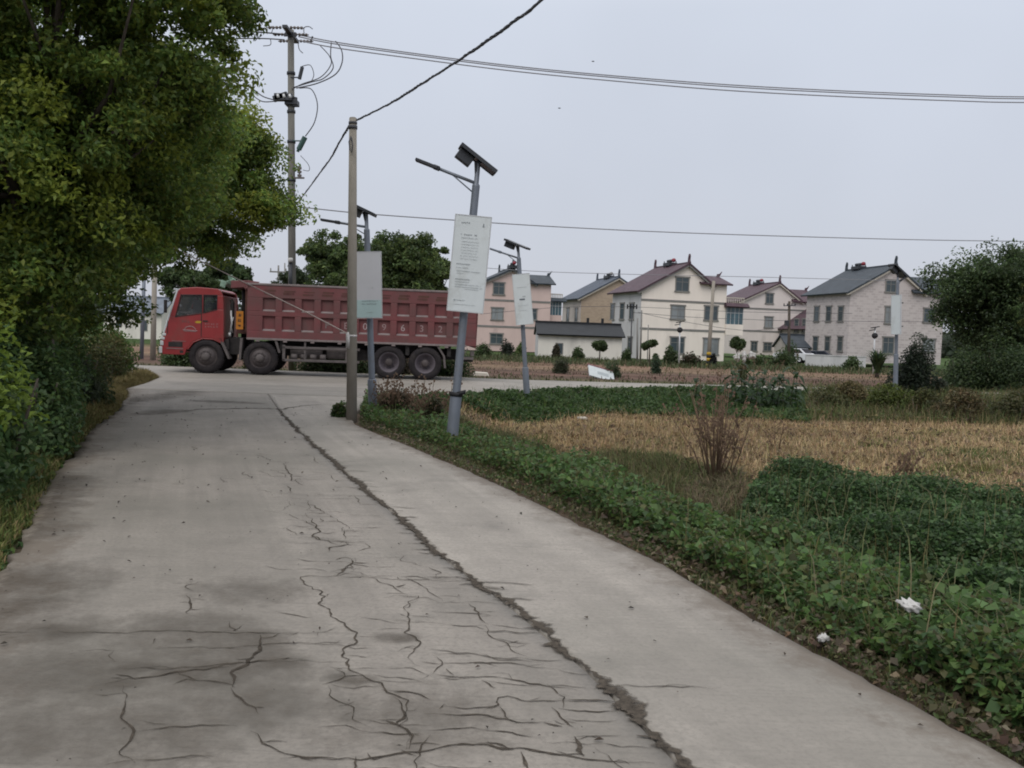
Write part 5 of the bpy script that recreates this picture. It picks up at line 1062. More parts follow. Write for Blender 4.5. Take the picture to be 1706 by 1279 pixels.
m = MB(); _, zz = zc(587, 240); m.tube([(-.02, -.075, zz+.12), (-.05, -.10, zz+.02), (-.03, -.11, zz-.12), (.0, -.10, zz-.16), (.01, -.09, zz-.02), (-.01, -.08, zz+.1)], .010, 6)
_, zz = zc(587, 212); m.tube([(0, 0, zz-.03), (0, 0, zz+.03)], .078, 14); m.tube([(0, 0, Hc-.10), (0, 0, Hc-.06)], .075, 14); m.build('wire_clamp', M['wire'], cp, True)
tp_, Ht, zt_ = pole('tall utility pole with insulators and looping wires behind the truck', (487, 640), (484.5, 50), 33.8, .155, .115, mat_='old_concrete')
def ins(b, c, d, n=3, r=.06, L=.26):
    d = unit(np.array(d, float)); c = np.array(c, float)
    for k in range(n): b.tube([c+d*(L*k/n), c+d*(L*(k+.55)/n), c+d*(L*(k+.6)/n), c+d*(L*(k+1)/n)], [r, r*1.05, r*.4, r*.4], 8)
m = MB(); xa, za = zt_(484, 57)
m.box(-.2, .2, -.07, .07, za-.06, za+.06); m.box(-.22, .22, -.17, -.12, za-.12, za-.02); m.obox((0, .0, za), (.09, 0, 0), (0, .9, 0), (0, 0, .05)); m.build('crossarm', M['dark_steel'], tp_)
for yy_ in (-.75, 0, .75):
    for s_ in (-1, 1):
        m = MB(); ins(m, (.16*s_, yy_, za), (s_, 0, -.03), 4, .055, .5); m.build('insulator', M['porcelain'], tp_, True)
m = MB(); x_, z_ = zt_(472, 165)
m.box(-.55, .1, -.34, -.1, z_-.12, z_+.14); m.obox((-.33, -.25, z_+.02), (.26, 0, .09), (0, .09, 0), (-.03, 0, .1)); m.box(-.2, .26, -.22, .22, z_-.24, z_-.05); m.tube([(.15, -.1, z_-.3), (.17, -.1, z_+.05)], .09, 8); m.build('switch_box', M['dark_steel'], tp_, False, .02)
m = MB()
for k in range(3): m.tube([(-.42+.22*k, -.3, z_+.1), (-.38+.22*k, -.32, z_-.04)], .06, 8)
m.build('insulator', M['pale_metal'], tp_, True)
for px_, py_, dx_ in ((502, 120, .3), ):
    m = MB(); xx, zz = zt_(px_, py_); m.tube([(xx-.05, -.1, zz-.28), (xx+.06, -.1, zz+.16)], .07, 8); m.box(0, xx, -.12, -.08, zz-.24, zz-.2); m.build('fuse_holder', M['dark_steel'], tp_)
m = MB(); xx, zz = zt_(504, 240); m.tube([(xx-.12, -.1, zz-.22), (xx+.12, -.1, zz+.24)], .10, 8); m.tube([(xx-.16, -.1, zz-.3), (xx-.12, -.1, zz-.2)], .06, 8); m.box(-.1, xx-.05, -.12, -.08, zz+.08, zz+.12); m.build('surge_arrester', M['teal_dark'], tp_)
m = MB(); xx, zz = zt_(500, 292); ins(m, (xx, -.1, zz-.06), (0, 0, 1), 3, .08, .4); m.box(0, xx+.18, -.13, -.07, zz-.14, zz-.08); m.build('insulator', M['porcelain'], tp_)
for py_ in (122, 300, 186, 236):
    m = MB(); _, zz = zt_(485, py_); m.tube([(0, 0, zz-.05), (0, 0, zz+.05)], .155, 14); m.build('pole_band', M['dark_steel'], tp_, True)
m = MB(); _, zz = zt_(486, 437); m.tube([(-.02, -.15, zz-1.2), (-.02, -.16, zz+.0)], .07, 8); m.build('cable_pipe', M['dark_steel'], tp_, True)
m = MB(); m.tube([(0, -.2, zz+.0), (0, -.24, zz+.14)], .09, 10); m.build('camera_globe', M['cloth_white'], tp_, True)
def zpts(L, y=-.12): return [(zt_(a, b)[0], y, zt_(a, b)[1]) for a, b in L]
def smooth(pts, n=6):
    pts = [np.array(p, float) for p in pts]; out = []
    for i in range(len(pts)-1):
        p0, p1, p2, p3 = pts[max(i-1, 0)], pts[i], pts[i+1], pts[min(i+2, len(pts)-1)]
        for k in range(n):
            t = k/n; out.append(0.5*((2*p1)+(p2-p0)*t+(2*p0-5*p1+4*p2-p3)*t*t+(3*p1-p0-3*p2+p3)*t**3))
    return out+[pts[-1]]
for L, r_ in [([(560, 70), (570, 85), (571, 105), (560, 125), (530, 140), (495, 148)], .022), ([(553, 72), (552, 95), (556, 115), (540, 132), (520, 138), (490, 147)], .02), ([(535, 78), (550, 95), (552, 110), (535, 130), (505, 141), (488, 150)], .018), ([(500, 148), (520, 150), (530, 175), (525, 205), (510, 228)], .02), ([(504, 112), (518, 110), (524, 125), (520, 137)], .015), ([(502, 260), (515, 275), (516, 285), (506, 284)], .012),
              ([(460, 168), (440, 162), (424, 150)], .022), ([(458, 170), (438, 170), (420, 158)], .02), ([(508, 60), (508, 48), (516, 46), (522, 50)], .016), ([(498, 74), (500, 84), (506, 90)], .016), ([(518, 74), (522, 62)], .03), ([(454, 56), (456, 46), (445, 48)], .014), ([(452, 66), (452, 76), (440, 78)], .014), ([(430, 52), (424, 58), (432, 62), (426, 70)], .014)]:
    m = MB(); m.tube(smooth(zpts(L)), r_, 6); m.build('jumper_wire', M['wire'], tp_, True)
def wire(label, pts, r=.014, mat_='wire', name='overhead_wire', group=None, strands=1, pitch=.7):
    pts = smooth(pts, 10); b = MB()
    if strands == 1: b.tube(pts, r, 6)
    else:
        L = np.concatenate([[0], np.cumsum(np.linalg.norm(np.diff(np.array(pts), axis=0), axis=1))]); n = max(30, int(L[-1]/.09)); l = np.linspace(0, L[-1], n); c = np.stack([np.interp(l, L, np.array(pts)[:, i]) for i in range(3)], 1)
        for s_ in range(strands):
            ph = 2*math.pi*s_/strands + l/pitch*2*math.pi; wob = 1+.5*np.sin(l*1.9+s_)
            b.tube(list(c+np.stack([np.cos(ph)*r*1.15*wob*.7, np.cos(ph+.5)*r*.6, np.sin(ph)*r*1.3*wob], 1)), r, 5)
    o = b.build(name, M[mat_], None, True); return tag(o, label, 'wire', group)
def sagpts(L, D0, D1):
    n = len(L); return [P(a, b, D0+(D1-D0)*(a-L[0][0])/(L[-1][0]-L[0][0])) for a, b in L]
GW = 'power lines off the tall pole'
for lab, off, D0, D1 in (('upper wire of the power line sweeping right from the tall pole top', 0, 33.8, 36), ('second power line wire, just under the upper one from the tall pole top', 3.2, 33.2, 35.4), ('lower wire of the power line right of the tall pole top', 9.5, 33.0, 35)):
    wire(lab, sagpts([(497, 57.5+off), (560, 70+off), (700, 90+off*.9), (850, 109+off*.9), (1000, 124+off*.9), (1200, 140+off), (1400, 151+off), (1600, 158.5+off), (1706, 161+off), (2050, 163+off)], D0, D1), .021, 'wire_pale', group=GW)
wire('short wire run left from the tall pole top into the camphor crown', sagpts([(474, 57), (440, 54), (400, 52), (330, 52)], 33.8, 33), .026, group=GW)
wire('short lower wire run left from the tall pole top into the camphor crown', sagpts([(474, 66), (440, 64), (400, 64), (330, 66)], 33.2, 32.4), .022, group=GW)
# bundled cable from the concrete pole towards the camera side
cpt = P(588, 205, 15.9); s0 = 15.9
def planwire(L):
    out = []
    for px, py in L:
        lo, hi = 0.0, 1.6
        for _ in range(40):
            md = (lo+hi)/2; y = 15.9-8*md; x = cpt[0]+3.1*md
            if 853+FPX*x/max(y, .3) < px: lo = md
            else: hi = md
        out.append(P(px, py, 15.9-8*lo))
    return out
pts = planwire([(594, 200), (650, 172), (700, 141), (760, 103), (820, 62), (860, 33), (900, 2)])
d = pts[-1]-pts[-3]; pts.append(pts[-1]+d*1.0+np.array([0, 0, .10])); pts.append(pts[-1]+d*1.2+np.array([0, 0, .35]))
wire('thick twisted cable bundle from the concrete pole top up out of the frame', pts, .0072, 'wire', 'cable_bundle', None, 4, .55)
wire('twisted cable bundle running left and down from the concrete pole top', [P(582, 210, 15.9), P(566, 236, 18), P(552, 262, 20.5), P(533, 288, 24), P(511, 318, 29), P(490, 345, 33.4)], .0105, 'wire', 'cable_bundle', None, 3, .9)
wire('thin pale stay wire from the concrete pole across the truck to the trees', [P(580, 556, 15.85), P(500, 515, 16.3), P(392, 463, 17), P(300, 418, 17.8), P(230, 385, 18.4)], .0105, 'rope', 'stay_wire')
wire('single low wire across the sky above the houses, left to the big tree', sagpts([(495, 344), (600, 355), (750, 366), (900, 376), (1100, 386), (1300, 393), (1500, 398.5), (1640, 401), (1900, 404)], 33.5, 49), .022, 'wire_pale')
wire('thin distant wire at roof height behind the lamp with a board', sagpts([(780, 444), (900, 452), (1060, 457), (1250, 461), (1400, 465), (1500, 468)], 92, 92), .03, 'wire_pale')
for lab, L, D in (('thin wire crossing the house fronts at upper window height', [(800, 523), (930, 512), (1050, 511), (1200, 518), (1316, 521), (1420, 522)], 80), ('thin wire crossing the house fronts below the upper windows', [(1050, 520), (1150, 528), (1250, 532), (1316, 534), (1560, 536)], 78), ('thin wire drooping from the slim house pole to the slanted pole', [(1063, 520), (1130, 534), (1240, 550), (1316, 543)], 79)):
    wire(lab, sagpts(L, D, D), .02, 'wire', group='thin wires before the houses')
# distant poles
pole('slim grey pole left of the truck cab, nearer the trees', (236, 575), (241, 430), 45, .10, .08, group='slim poles left of the truck', mat_='grey_steel')
pole('pale concrete pole left of the truck cab, nearer the cab', (255, 575), (258, 440), 43, .135, .11, group='slim poles left of the truck')
pr, Hp, zp = pole('slanted concrete pole with a yellow and black striped foot before the cream house', (1180, 602), (1189, 468), 74, .17, .13)
for k, mt_ in enumerate(('yellow', 'black', 'yellow', 'black', 'yellow')):
    m = MB(); m.tube([(0, 0, .12+.24*k), (0, 0, .36+.24*k)], .182, 14); m.build('warning_stripe', M[mt_], pr, True)
pr, Hp, zp = pole('dark pole with a small crossarm before the pale house on the right', (1315, 594), (1315, 502), 82, .15, .11, mat_='bark')
m = MB(); m.box(-.55, .55, -.14, -.06, Hp-.42, Hp-.34)
for xx in (-.5, -.2, .2, .5): m.tube([(xx, -.1, Hp-.34), (xx, -.1, Hp-.18)], .05, 6)
m.build('crossarm', M['dark_steel'], pr); m = MB(); m.box(-.4, -.1, -.3, .1, Hp-2.2, Hp-1.7); m.build('meter_box', M['dark_steel'], pr)
pole('slim grey pole at the corner of the cream house, shorter one', (1062, 596), (1062, 530), 78, .09, .07, group='slim poles at the cream house', mat_='trim_grey')
pole('slim grey pole at the corner of the cream house, taller one', (1067, 596), (1069, 517), 79, .09, .07, group='slim poles at the cream house', mat_='trim_grey')
pr, Hp, zp = pole('thin pole carrying a black bracket with insulators left of the cream house', (1051, 590), (1053, 505), 79, .06, .05, mat_='wire')
m = MB(); m.box(-.42, .42, -.1, -.02, Hp-.35, Hp-.25)
for xx in (-.4, -.15, .15, .4): m.tube([(xx, -.06, Hp-.5), (xx, -.06, Hp-.1)], .07, 6)
m.build('crossarm', M['black'], pr)
pole('thin bare post left of the ball shaped tree at the cream house', (1080, 575), (1080, 541), 76, .045, .04, 'post', 'trim_grey')
for lab, base_px, top_px, D in (('small white garden lamp with a dark cage head before the cream house', (1132, 590), (1133, 536), 73), ('small white garden lamp with a dark cage head before the patterned house', (1456, 600), (1458, 545), 70)):
    pr, Hp, zp = pole(lab, base_px, top_px, D, .07, .06, 'garden_lamp', 'pale_metal')
    m = MB(); m.lathe_y([(.02, -.2), (.2, -.14), (.24, 0), (.2, .14), (.02, .2)], 0, Hp-.65, 10); m.obox((0, 0, Hp), (.3, 0, .06), (0, .14, 0), (-.01, 0, .03)); m.obox((-.22, 0, Hp-.22), (.2, 0, .04), (0, .08, 0), (0, 0, .03)); m.build('lamp_head', M['black'], pr)
pr, Hp, zp = pole('distant pole with a crossarm seen above the truck box', (464, 500), (464, 442), 95, .12, .09, mat_='trim_grey')
m = MB(); m.box(-.9, .9, -.1, 0, Hp-.75, Hp-.6); 
for xx in (-.8, 0, .8): m.tube([(xx, -.05, Hp-.6), (xx, -.05, Hp-.3)], .06, 6)
m.build('crossarm', M['trim_grey'], pr)
pole('bare distant post right of the crossarm pole above the truck box', (475, 500), (474.5, 438), 90, .08, .06, 'post', 'trim_grey')

# ------------------------------------------------------------------ houses
def house(label, corner_px, D, alpha, L1, L2, ze, za, ua, zw, ux, wall, roof, side=None, wins=(), side_wins=(), strings=(), wing_ridge=None, balcony=None, heater=(.55, 'red_tank'), trim='trim_grey', rake='trim_grey', gz0=-.75, pane='pane', frame='trim_grey', balc_roof=None, side_off=None):
    """gable house. Local axes: u along the gable wall, v back along the side wall. za apex at u=ua; the right slope ends at (ux, zw) and, when L1 > ux, a cross wing carries on to L1"""
    cpt_ = P(corner_px, 560, D); base = np.array((cpt_[0], D, gz0)); root = thing('village_house', label, 'house', base, (0, 0, alpha), 'village houses across the fields')
    ex = np.array((math.cos(alpha), math.sin(alpha), 0)); ey = np.array((-math.sin(alpha), math.cos(alpha), 0))
    def gp(px, py, n, o):          # image point -> wall plane with normal n through o
        d = ray(px, py); t = ((o-_C)@n)/(d@n); return _C+d*t-base
    def gu(px, py): w = gp(px, py, ey, base); return w@ex, w[2]
    def su(px, py): w = gp(px, py, ex, base); return w@ey, w[2]
    zz = -gz0
    m = MB(); poly = [(0, -.3), (L1, -.3), (L1, zw)] + ([(ux, zw)] if ux < L1-.05 else []) + [(ua, za), (0, ze)]
    m.prism(poly, 0, L2); m.build('wall', M[wall], root)
    if side:
        m = MB(); m.box(-.012, .0, .012, L2, -.3, ze-.05); m.build('side_wall', M[side], root)
    th = .16; ov = .55
    def slab(b, u0, z0, u1, z1, v0, v1):
        n_ = np.array((-(z1-z0), u1-u0)); n_ = n_/np.linalg.norm(n_); b.prism([(u0, z0), (u1, z1), (u1+n_[0]*th, z1+n_[1]*th), (u0+n_[0]*th, z0+n_[1]*th)], v0, v1)
    b = MB(); sl = (za-ze)/ua; slab(b, -ov, ze-ov*sl+.02, ua, za+.02, -.42, L2+.4)
    sr = (za-zw)/(ux-ua); xe = ux+(.45 if ux >= L1-.05 else .55); slab(b, ua, za+.02, xe, za+.02-(xe-ua)*sr, -.42, L2+.4)
    rf = b.build('roof', M[roof], root)
    if ux < L1-.05:
        wr = wing_ridge or (za-.9); vd = 2.8; b = MB(); s = (wr-zw)/(vd); v0 = -.5; u0 = ua+.5
        b.prism([(v0, zw-.5*s+.02), (vd, wr), (vd, wr+th), (v0-.05, zw-.5*s+th)], ux-1.2, L1+.45, 0, 'yz'); b.prism([(vd, wr), (vd+3.2, zw+.05), (vd+3.2, zw+th), (vd, wr+th)], ux-1.2, L1+.45, 0, 'yz')
        wg = b.build('wing_roof', M[roof], rf)
        b = MB(); b.prism([(.1, zw-.1), (5.8, zw-.1), (vd, wr-.03)], L1-.22, L1-.02, 0, 'yz'); b.build('wing_gable', M[wall], root)
        b = MB(); b.prism([(L1+.1, wr+.1), (L1+.42, wr+.1), (L1+.75, wr+.75), (L1+.5, wr+.5), (L1+.2, wr+.45)], vd-.1, vd+.1); b.build('finial', M[roof], rf)
    b = MB(); b.box(ua-.12, ua+.12, -.44, L2+.42, za+.14, za+.30); b.build('ridge', M[roof], rf)
    for v in (-.35, L2+.1):
        b = MB(); b.prism([(v-.05, za+.25), (v+.35, za+.25), (v+.30, za+.7), (v+.12, za+1.15), (v+.0, za+.95), (v+.05, za+.6)], ua-.1, ua+.1, 0, 'yz'); b.build('finial', M[roof], rf)
    b = MB(); s_ = .16
    for u0, z0, u1, z1 in ((-ov, ze-ov*sl, ua, za), (ua, za, xe, za-(xe-ua)*sr)): n_ = np.array((z1-z0, -(u1-u0))); n_ = n_/np.linalg.norm(n_)*s_; b.prism([(u0, z0), (u1, z1), (u1+n_[0], z1+n_[1]), (u0+n_[0], z0+n_[1])], -.36, -.003)
    b.build('bargeboard', M[rake], root)
    if heater:
        vh = L2*heater[0]; b = MB(); b.box(ua-.5, ua+.5, vh-.8, vh+.8, za+.15, za+.5)
        for uu in (-.4, .4):
            for vv in (-.7, .7): b.box(ua+uu-.04, ua+uu+.04, vh+vv-.04, vh+vv+.04, za-.1, za+.7)
        b.tube([(ua, vh-.8, za+.72), (ua, vh+.6, za+.72)], .17, 12); hh_ = b.build('water_heater', M['dark_steel'], rf)
        b = MB(); b.lathe_y([(.01, vh-1.15), (.2, vh-1.1), (.22, vh-1.0), (.22, vh-.85), (.15, vh-.81)], ua, za+.74, 12); b.build('tank', M[heater[1]], hh_, True)
    for zs in strings:
        b = MB(); b.box(-.05, L1+.04, -.05, -.0005, zs-.11, zs+.11); b.build('string_course', M[trim], root)
    def window(u0, u1, z0, z1, plane, pm, bars=2):
        fw = .11
        def bb(b, a0, a1, c0, c1, p0, p1):
            if plane == 'g': b.box(a0, a1, p0, p1, c0, c1)
            else: b.box(p0, p1, a0, a1, c0, c1)
        o_ = -.012 if (plane == 's' and side) else 0
        b = MB(); bb(b, u0-fw, u0, z0, z1, -.07+o_, -.001+o_); bb(b, u1, u1+fw, z0, z1, -.07+o_, -.001+o_); bb(b, u0-fw-.08, u1+fw+.08, z1, z1+.16, -.10+o_, -.001+o_); bb(b, u0-fw-.08, u1+fw+.08, z0-.15, z0, -.12+o_, -.001+o_)
        w_ = b.build('window', M[frame], root)
        b = MB(); bb(b, u0, u1, z0, z1, -.025+o_, -.001+o_); b.build('pane', M[pm], w_)
        b = MB()
        for k in range(1, bars): x = u0+(u1-u0)*k/bars; bb(b, x-.03, x+.03, z0, z1, -.04+o_, -.026+o_)
        bb(b, u0, u1, z0+(z1-z0)*.68-.025, z0+(z1-z0)*.68+.025, -.042+o_, -.028+o_); b.build('mullion', M['trim_grey'], w_)
    for k, (a, c, d_, e_) in enumerate(wins):
        (u0, z1), (u1, z0) = gu(a, c), gu(d_, e_); window(u0, u1, z0, max(z1, z0+.4), 'g', ('pane', 'pane_curtain', 'pane')[k % 3] if pane == 'pane' else pane)
    for k, (a, c, d_, e_) in enumerate(side_wins):
        (v0, z1), (v1, z0) = su(a, c), su(d_, e_); v0, v1 = min(v0, v1), max(v0, v1); mid = (v0+v1)/2; hw = min(.55, (v1-v0)/2); window(mid-hw, mid+hw, z0, max(z1, z0+.4), 's', 'pane', 1)
    if balcony:
        u0, u1, v0, v1, z0, z1, z2, z3 = balcony
        b = MB(); b.box(u0, u1, v0, v1, z0, z1); b.box(u0, u1-.1, v0+.05, v1, z1, z1+.02); bl = b.build('balcony', M[wall], root)
        b = MB(); b.box(u0, u1-.06, v0+.06, v1, z1+.02, z2); b.build('glazing', M['pane_teal'], bl)
        b = MB()
        for k in range(5): x = u0+(u1-.1-u0)*k/4; b.box(x, x+.05, v0+.01, v0+.058, z1+.02, z2)
        b.box(u0, u1-.06, v0+.012, v0+.056, (z1+z2)/2+.3, (z1+z2)/2+.36); b.build('mullion', M['pale_metal'], bl)
        b = MB(); b.prism([(v0-.5, z2), (v1, z2), (v1, z2+.2), (v0-.1, z2+.5), (v0-.55, z2+.12)], u0-.25, u1+.4, 0, 'yz'); b.build('balcony_roof', M[balc_roof or roof], bl)
        b = MB(); n_ = 9
        for k in range(n_): x = u0+(u1-u0)*k/(n_-1); b.box(x-.04, x+.04, v0+.1, v0+.18, z2+.35, z3-.1)
        b.box(u0-.05, u1+.05, v0+.06, v0+.22, z3-.1, z3); b.box(u0-.05, u1+.05, v0+.06, v0+.22, z2+.3, z2+.4); b.build('balustrade', M['trim_cream'], bl)
    return root
g = .75
house('cream three storey house with maroon roof in the middle of the row', 1066, 96, rad(14.5), 9.9, 8.6, 7.05, 9.95, 5.2, 8.05, 7.8, 'wall_cream', 'roof_purple', 'wall_grey',
      [(1127, 462, 1146, 485), (1119, 509, 1139, 531), (1175, 510, 1194, 533), (1118, 562, 1138, 588), (1173, 564, 1195, 590)], [(1017, 507, 1025, 531), (1033, 506, 1041, 531), (1049, 506, 1057, 531), (1017, 562, 1025, 585), (1046, 562, 1054, 586)], (6.0, 2.95), 8.9, (9.92, 12.0, -.15, 3.4, 2.6, 3.75, 5.6, 6.7), pane='pane', gz0=-.4)
house('pink house with a dark roof, partly behind the boards and truck tail', 779, 106, rad(12), 9.9, 8, 6.9, 9.35, 5.1, 7.9, 7.6, 'wall_pink', 'roof_slate', None,
      [(823, 471, 839, 490), (820, 513, 837, 532), (818, 556, 836, 572), (880, 515, 893, 532)], [], (5.7, 2.6), 8.9, (9.92, 11.5, .6, 3.2, 2.5, 4.2, 5.8, 6.8), heater=(.0, 'red_tank'), gz0=-.35)
house('tan stone house with blue grey roof between the pink and the cream house', 966, 116, rad(13), 9.6, 8.5, 6.8, 9.5, 4.9, 6.8, 9.55, 'wall_tan', 'roof_blue', 'wall_tan_side',
      [], [(930, 514, 936, 535), (943, 514, 950, 535), (957, 514, 964, 535)], (), None, None, heater=(.45, 'trim_grey'), rake='trim_cream', gz0=-.4)
house('pale house with maroon roof set back right of the cream house', 1234, 121, rad(10), 10.2, 9, 6.9, 9.35, 5.1, 7.2, 8.2, 'wall_pale', 'roof_purple', None,
      [(1277, 489, 1287, 505), (1275, 528, 1286, 545), (1252, 569, 1260, 584), (1273, 571, 1284, 584)], [], (5.9, 2.9), 8.7, None, heater=(.7, 'red_tank'), rake='trim_cream', gz0=.1)
house('pink patterned tile house with slate roof left of the big right tree', 1413, 96, rad(9.5), 11.0, 9.5, 7.2, 10.0, 4.9, 7.5, 8.2, 'wall_brick', 'roof_slate', None,
      [(1477, 467, 1491, 486), (1476, 511, 1488, 538), (1540, 514, 1555, 536), (1472, 562, 1487, 588), (1538, 565, 1556, 585)], [(1358, 511, 1364, 534), (1378, 511, 1384, 534), (1398, 511, 1404, 534), (1356, 561, 1362, 584), (1376, 561, 1382, 584), (1397, 561, 1403, 584)], (), 9.1, None, heater=(.75, 'red_tank'), rake='trim_cream', gz0=.1)
house('small maroon roofed house peeping out between the pale and the patterned house', 1368, 112, rad(11), 8, 11, 4.4, 7.2, 4.0, 4.4, 7.95, 'wall_cream', 'roof_purple', 'wall_tan_side', [], [(1325, 532, 1330, 553), (1338, 532, 1343, 553)], (), None, None, heater=None)
def low_house(label, px0, px1, D, zr, ze, depth, wall, roof, gz0, wall2=None, wins=(), chim=()):
    """low building with its eave to us: ridge parallel to the front"""
    a = P(px0, 560, D); b_ = P(px1, 560, D); L = b_[0]-a[0]; base = np.array((a[0], D, gz0)); root = thing('low_house', label, 'house', base, (0, 0, rad(1.0)))
    m = MB(); m.prism([(0, -.3), (depth, -.3), (depth, ze), (depth/2, zr), (0, ze)], 0, L, 0, 'yz'); m.build('wall', M[wall], root)
    if wall2: m = MB(); m.prism([(.01, -.3), (depth-.01, -.3), (depth-.01, ze), (depth/2, zr-.02), (.01, ze)], -.02, -.001, 0, 'yz'); m.build('gable_wall', M[wall2], root)
    s = (zr-ze)/(depth/2); m = MB(); m.prism([(-.4, ze-.4*s+.02), (depth/2, zr+.02), (depth/2, zr+.17), (-.45, ze-.4*s+.15)], -.2, L+.25, 0, 'yz'); m.prism([(depth/2, zr+.02), (depth+.4, ze-.4*s+.02), (depth+.45, ze-.4*s+.15), (depth/2, zr+.17)], -.2, L+.25, 0, 'yz'); rf = m.build('roof', M[roof], root)
    m = MB(); m.box(-.22, L+.27, depth/2-.12, depth/2+.12, zr+.1, zr+.32); m.build('ridge', M[roof], rf)
    for c in chim: m = MB(); m.box(L*c-.12, L*c+.12, depth/2-.1, depth/2+.1, zr+.3, zr+.75); m.build('finial', M[roof], rf)
    for u0, u1, z0, z1 in wins:
        m = MB(); m.box(L*u0-.08, L*u1+.08, -.05, -.001, z0-.08, z1+.08); w_ = m.build('window', M['trim_grey'], root); m = MB(); m.box(L*u0, L*u1, -.06, -.051, z0, z1); m.build('pane', M['pane'], w_)
    return root, L
low_house('low white outbuilding with a long black roof before the tan house', 897, 1037, 84, 3.25, 2.3, 6.0, 'wall_white', 'roof_black', -.72, 'wall_grey', [(.215, .29, .55, 1.45)], (.62, .80))
low_house('white house with a grey roof far left under the camphor trees', 172, 268, 104, 4.6, 2.95, 7, 'wall_white', 'roof_grey', -.6, None, [(.23, .31, 1.3, 2.4), (.65, .75, .9, 2.0)])
low_house('blue grey roofed house just showing above the truck box', 500, 545, 92, 5.9, 4.6, 7, 'wall_grey', 'roof_grey', -.6)
low_house('low grey roofed shed between the pale and the patterned house', 1313, 1352, 104, 3.1, 1.9, 5, 'wall_tan_side', 'roof_slate', -.75, None, [(.1, .28, .3, 1.5)])
for lab, a, b_, D, h_ in (('low grey garden wall before the patterned house', 1345, 1445, 92, 1.15), ):
    p0, p1 = P(a, 560, D), P(b_, 560, D); m = MB(); m.box(0, p1[0]-p0[0], 0, .25, -.3, h_); m.box(-.05, p1[0]-p0[0]+.05, -.05, .3, h_, h_+.1)
    o_ = m.build('garden_wall', M['wall_grey'], None); o_.location = (p0[0], D, -.75); tag(o_, lab, 'wall')

# ---- garden plants before the houses
GD = 'garden shrubs before the houses'
for px, D, w_, top, lab, cols in ((964, 80, 27, 573, 'small clipped round shrub before the white outbuilding', DARK), (929, 80, 17, 566, 'thin brownish shrub by the dark window of the outbuilding', [(0.08, 0.065, 0.04), (0.05, 0.05, 0.03)]), (1044, 76, 22, 578, 'dark low shrub at the right end of the white outbuilding', DARK),
                                  (1118, 74, 34, 573, 'large clipped round shrub before the cream house', DARK), (1158, 74, 46, 578, 'loose reddish tipped hedge shrub before the cream house door', [(0.05, 0.065, 0.03), (0.09, 0.06, 0.045)]), (1095, 74, 16, 588, 'little dark shrub left of the large round one', DARK),
                                  (1190, 74, 22, 588, 'dark low shrub right of the striped pole', [(0.022, 0.024, 0.026), (0.03, 0.032, 0.03)]), (1266, 78, 34, 583, 'round dark shrub before the pale house', DARK), (1300, 80, 52, 578, 'wide dark hedge shrub between pale house and parked cars', DARK), (1318, 86, 30, 562, 'taller shrub behind the parked cars', DARK),
                                  (1424, 76, 38, 588, 'low clipped shrub before the garden wall', DARK), (806, 76, 42, 563, 'dark shrub right of the truck tail', DARK), (845, 82, 30, 558, 'bushy shrub before the pink house', [(0.045, 0.05, 0.04), (0.035, 0.045, 0.03)]), (868, 84, 24, 566, 'small green shrub beside the third lamp', MID), (1248, 79, 14, 594, 'small shrub at the foot of the clipped tree', DARK)):
    gshrub(lab, px, D, w_, top, cols, 1900, 0.2, 'garden_shrub', group=GD)
GT = 'small clipped garden trees'
for px, D, w_, top, bot, lab in ((1000, 78, 36, 560, 588, 'small dark tree before the white outbuilding'), (1083, 70, 27, 563, 586, 'ball shaped small tree on a thin stem before the cream house'), (1229, 74, 32, 557, 590, 'ball shaped dark tree right of the cream house')):
    gshrub(lab, px, D, w_, top, DARK, 1700, 0.24, 'clipped_tree', 1, GT, 'tree', py_bot=bot, cl=6)
for px, D, w_, top, lab, cols in ((938, 47, 40, 590, 'grey green bush in the brown field left of the fallen sign', [(0.06, 0.075, 0.04), (0.075, 0.08, 0.05)]), (1022, 42, 40, 596, 'thin pale green bush beside the fallen sign', [(0.08, 0.10, 0.05), (0.06, 0.085, 0.045)]), (1095, 52, 26, 590, 'pale green weed before the ball shaped tree', [(0.07, 0.11, 0.07), (0.06, 0.085, 0.05)]), (1240, 46, 22, 598, 'slim weed in the field below the clipped tree', OLV)):
    gshrub(lab, px, D, w_, top, cols, 1500, 0.11, 'field_bush', group='bushes on the brown field', cat='bush')
# spiky palm-like plant
b0 = gloc(1465, 62); r_ = thing('spiky_plant', 'spiky dark palm like plant left of the right street lamp', 'plant', b0)
m = MB(); m.tube([(0, 0, 0), (0, 0, .7)], [.16, .12], 8); m.build('trunk', M['bark'], r_, True)
n_ = 260; V_, c__ = blade_arrays(np.stack([RNG.normal(0, .08, n_), RNG.normal(0, .08, n_), RNG.uniform(.3, .8, n_)], 1), RNG.uniform(.9, 1.6, n_), .12, RNG.uniform(.2, 1.1, n_), palette(n_, DARK+[(0.04, 0.07, 0.05)], .25)); join_raw('leaves', [('blade', V_, c__)], M['leaf'], r_)

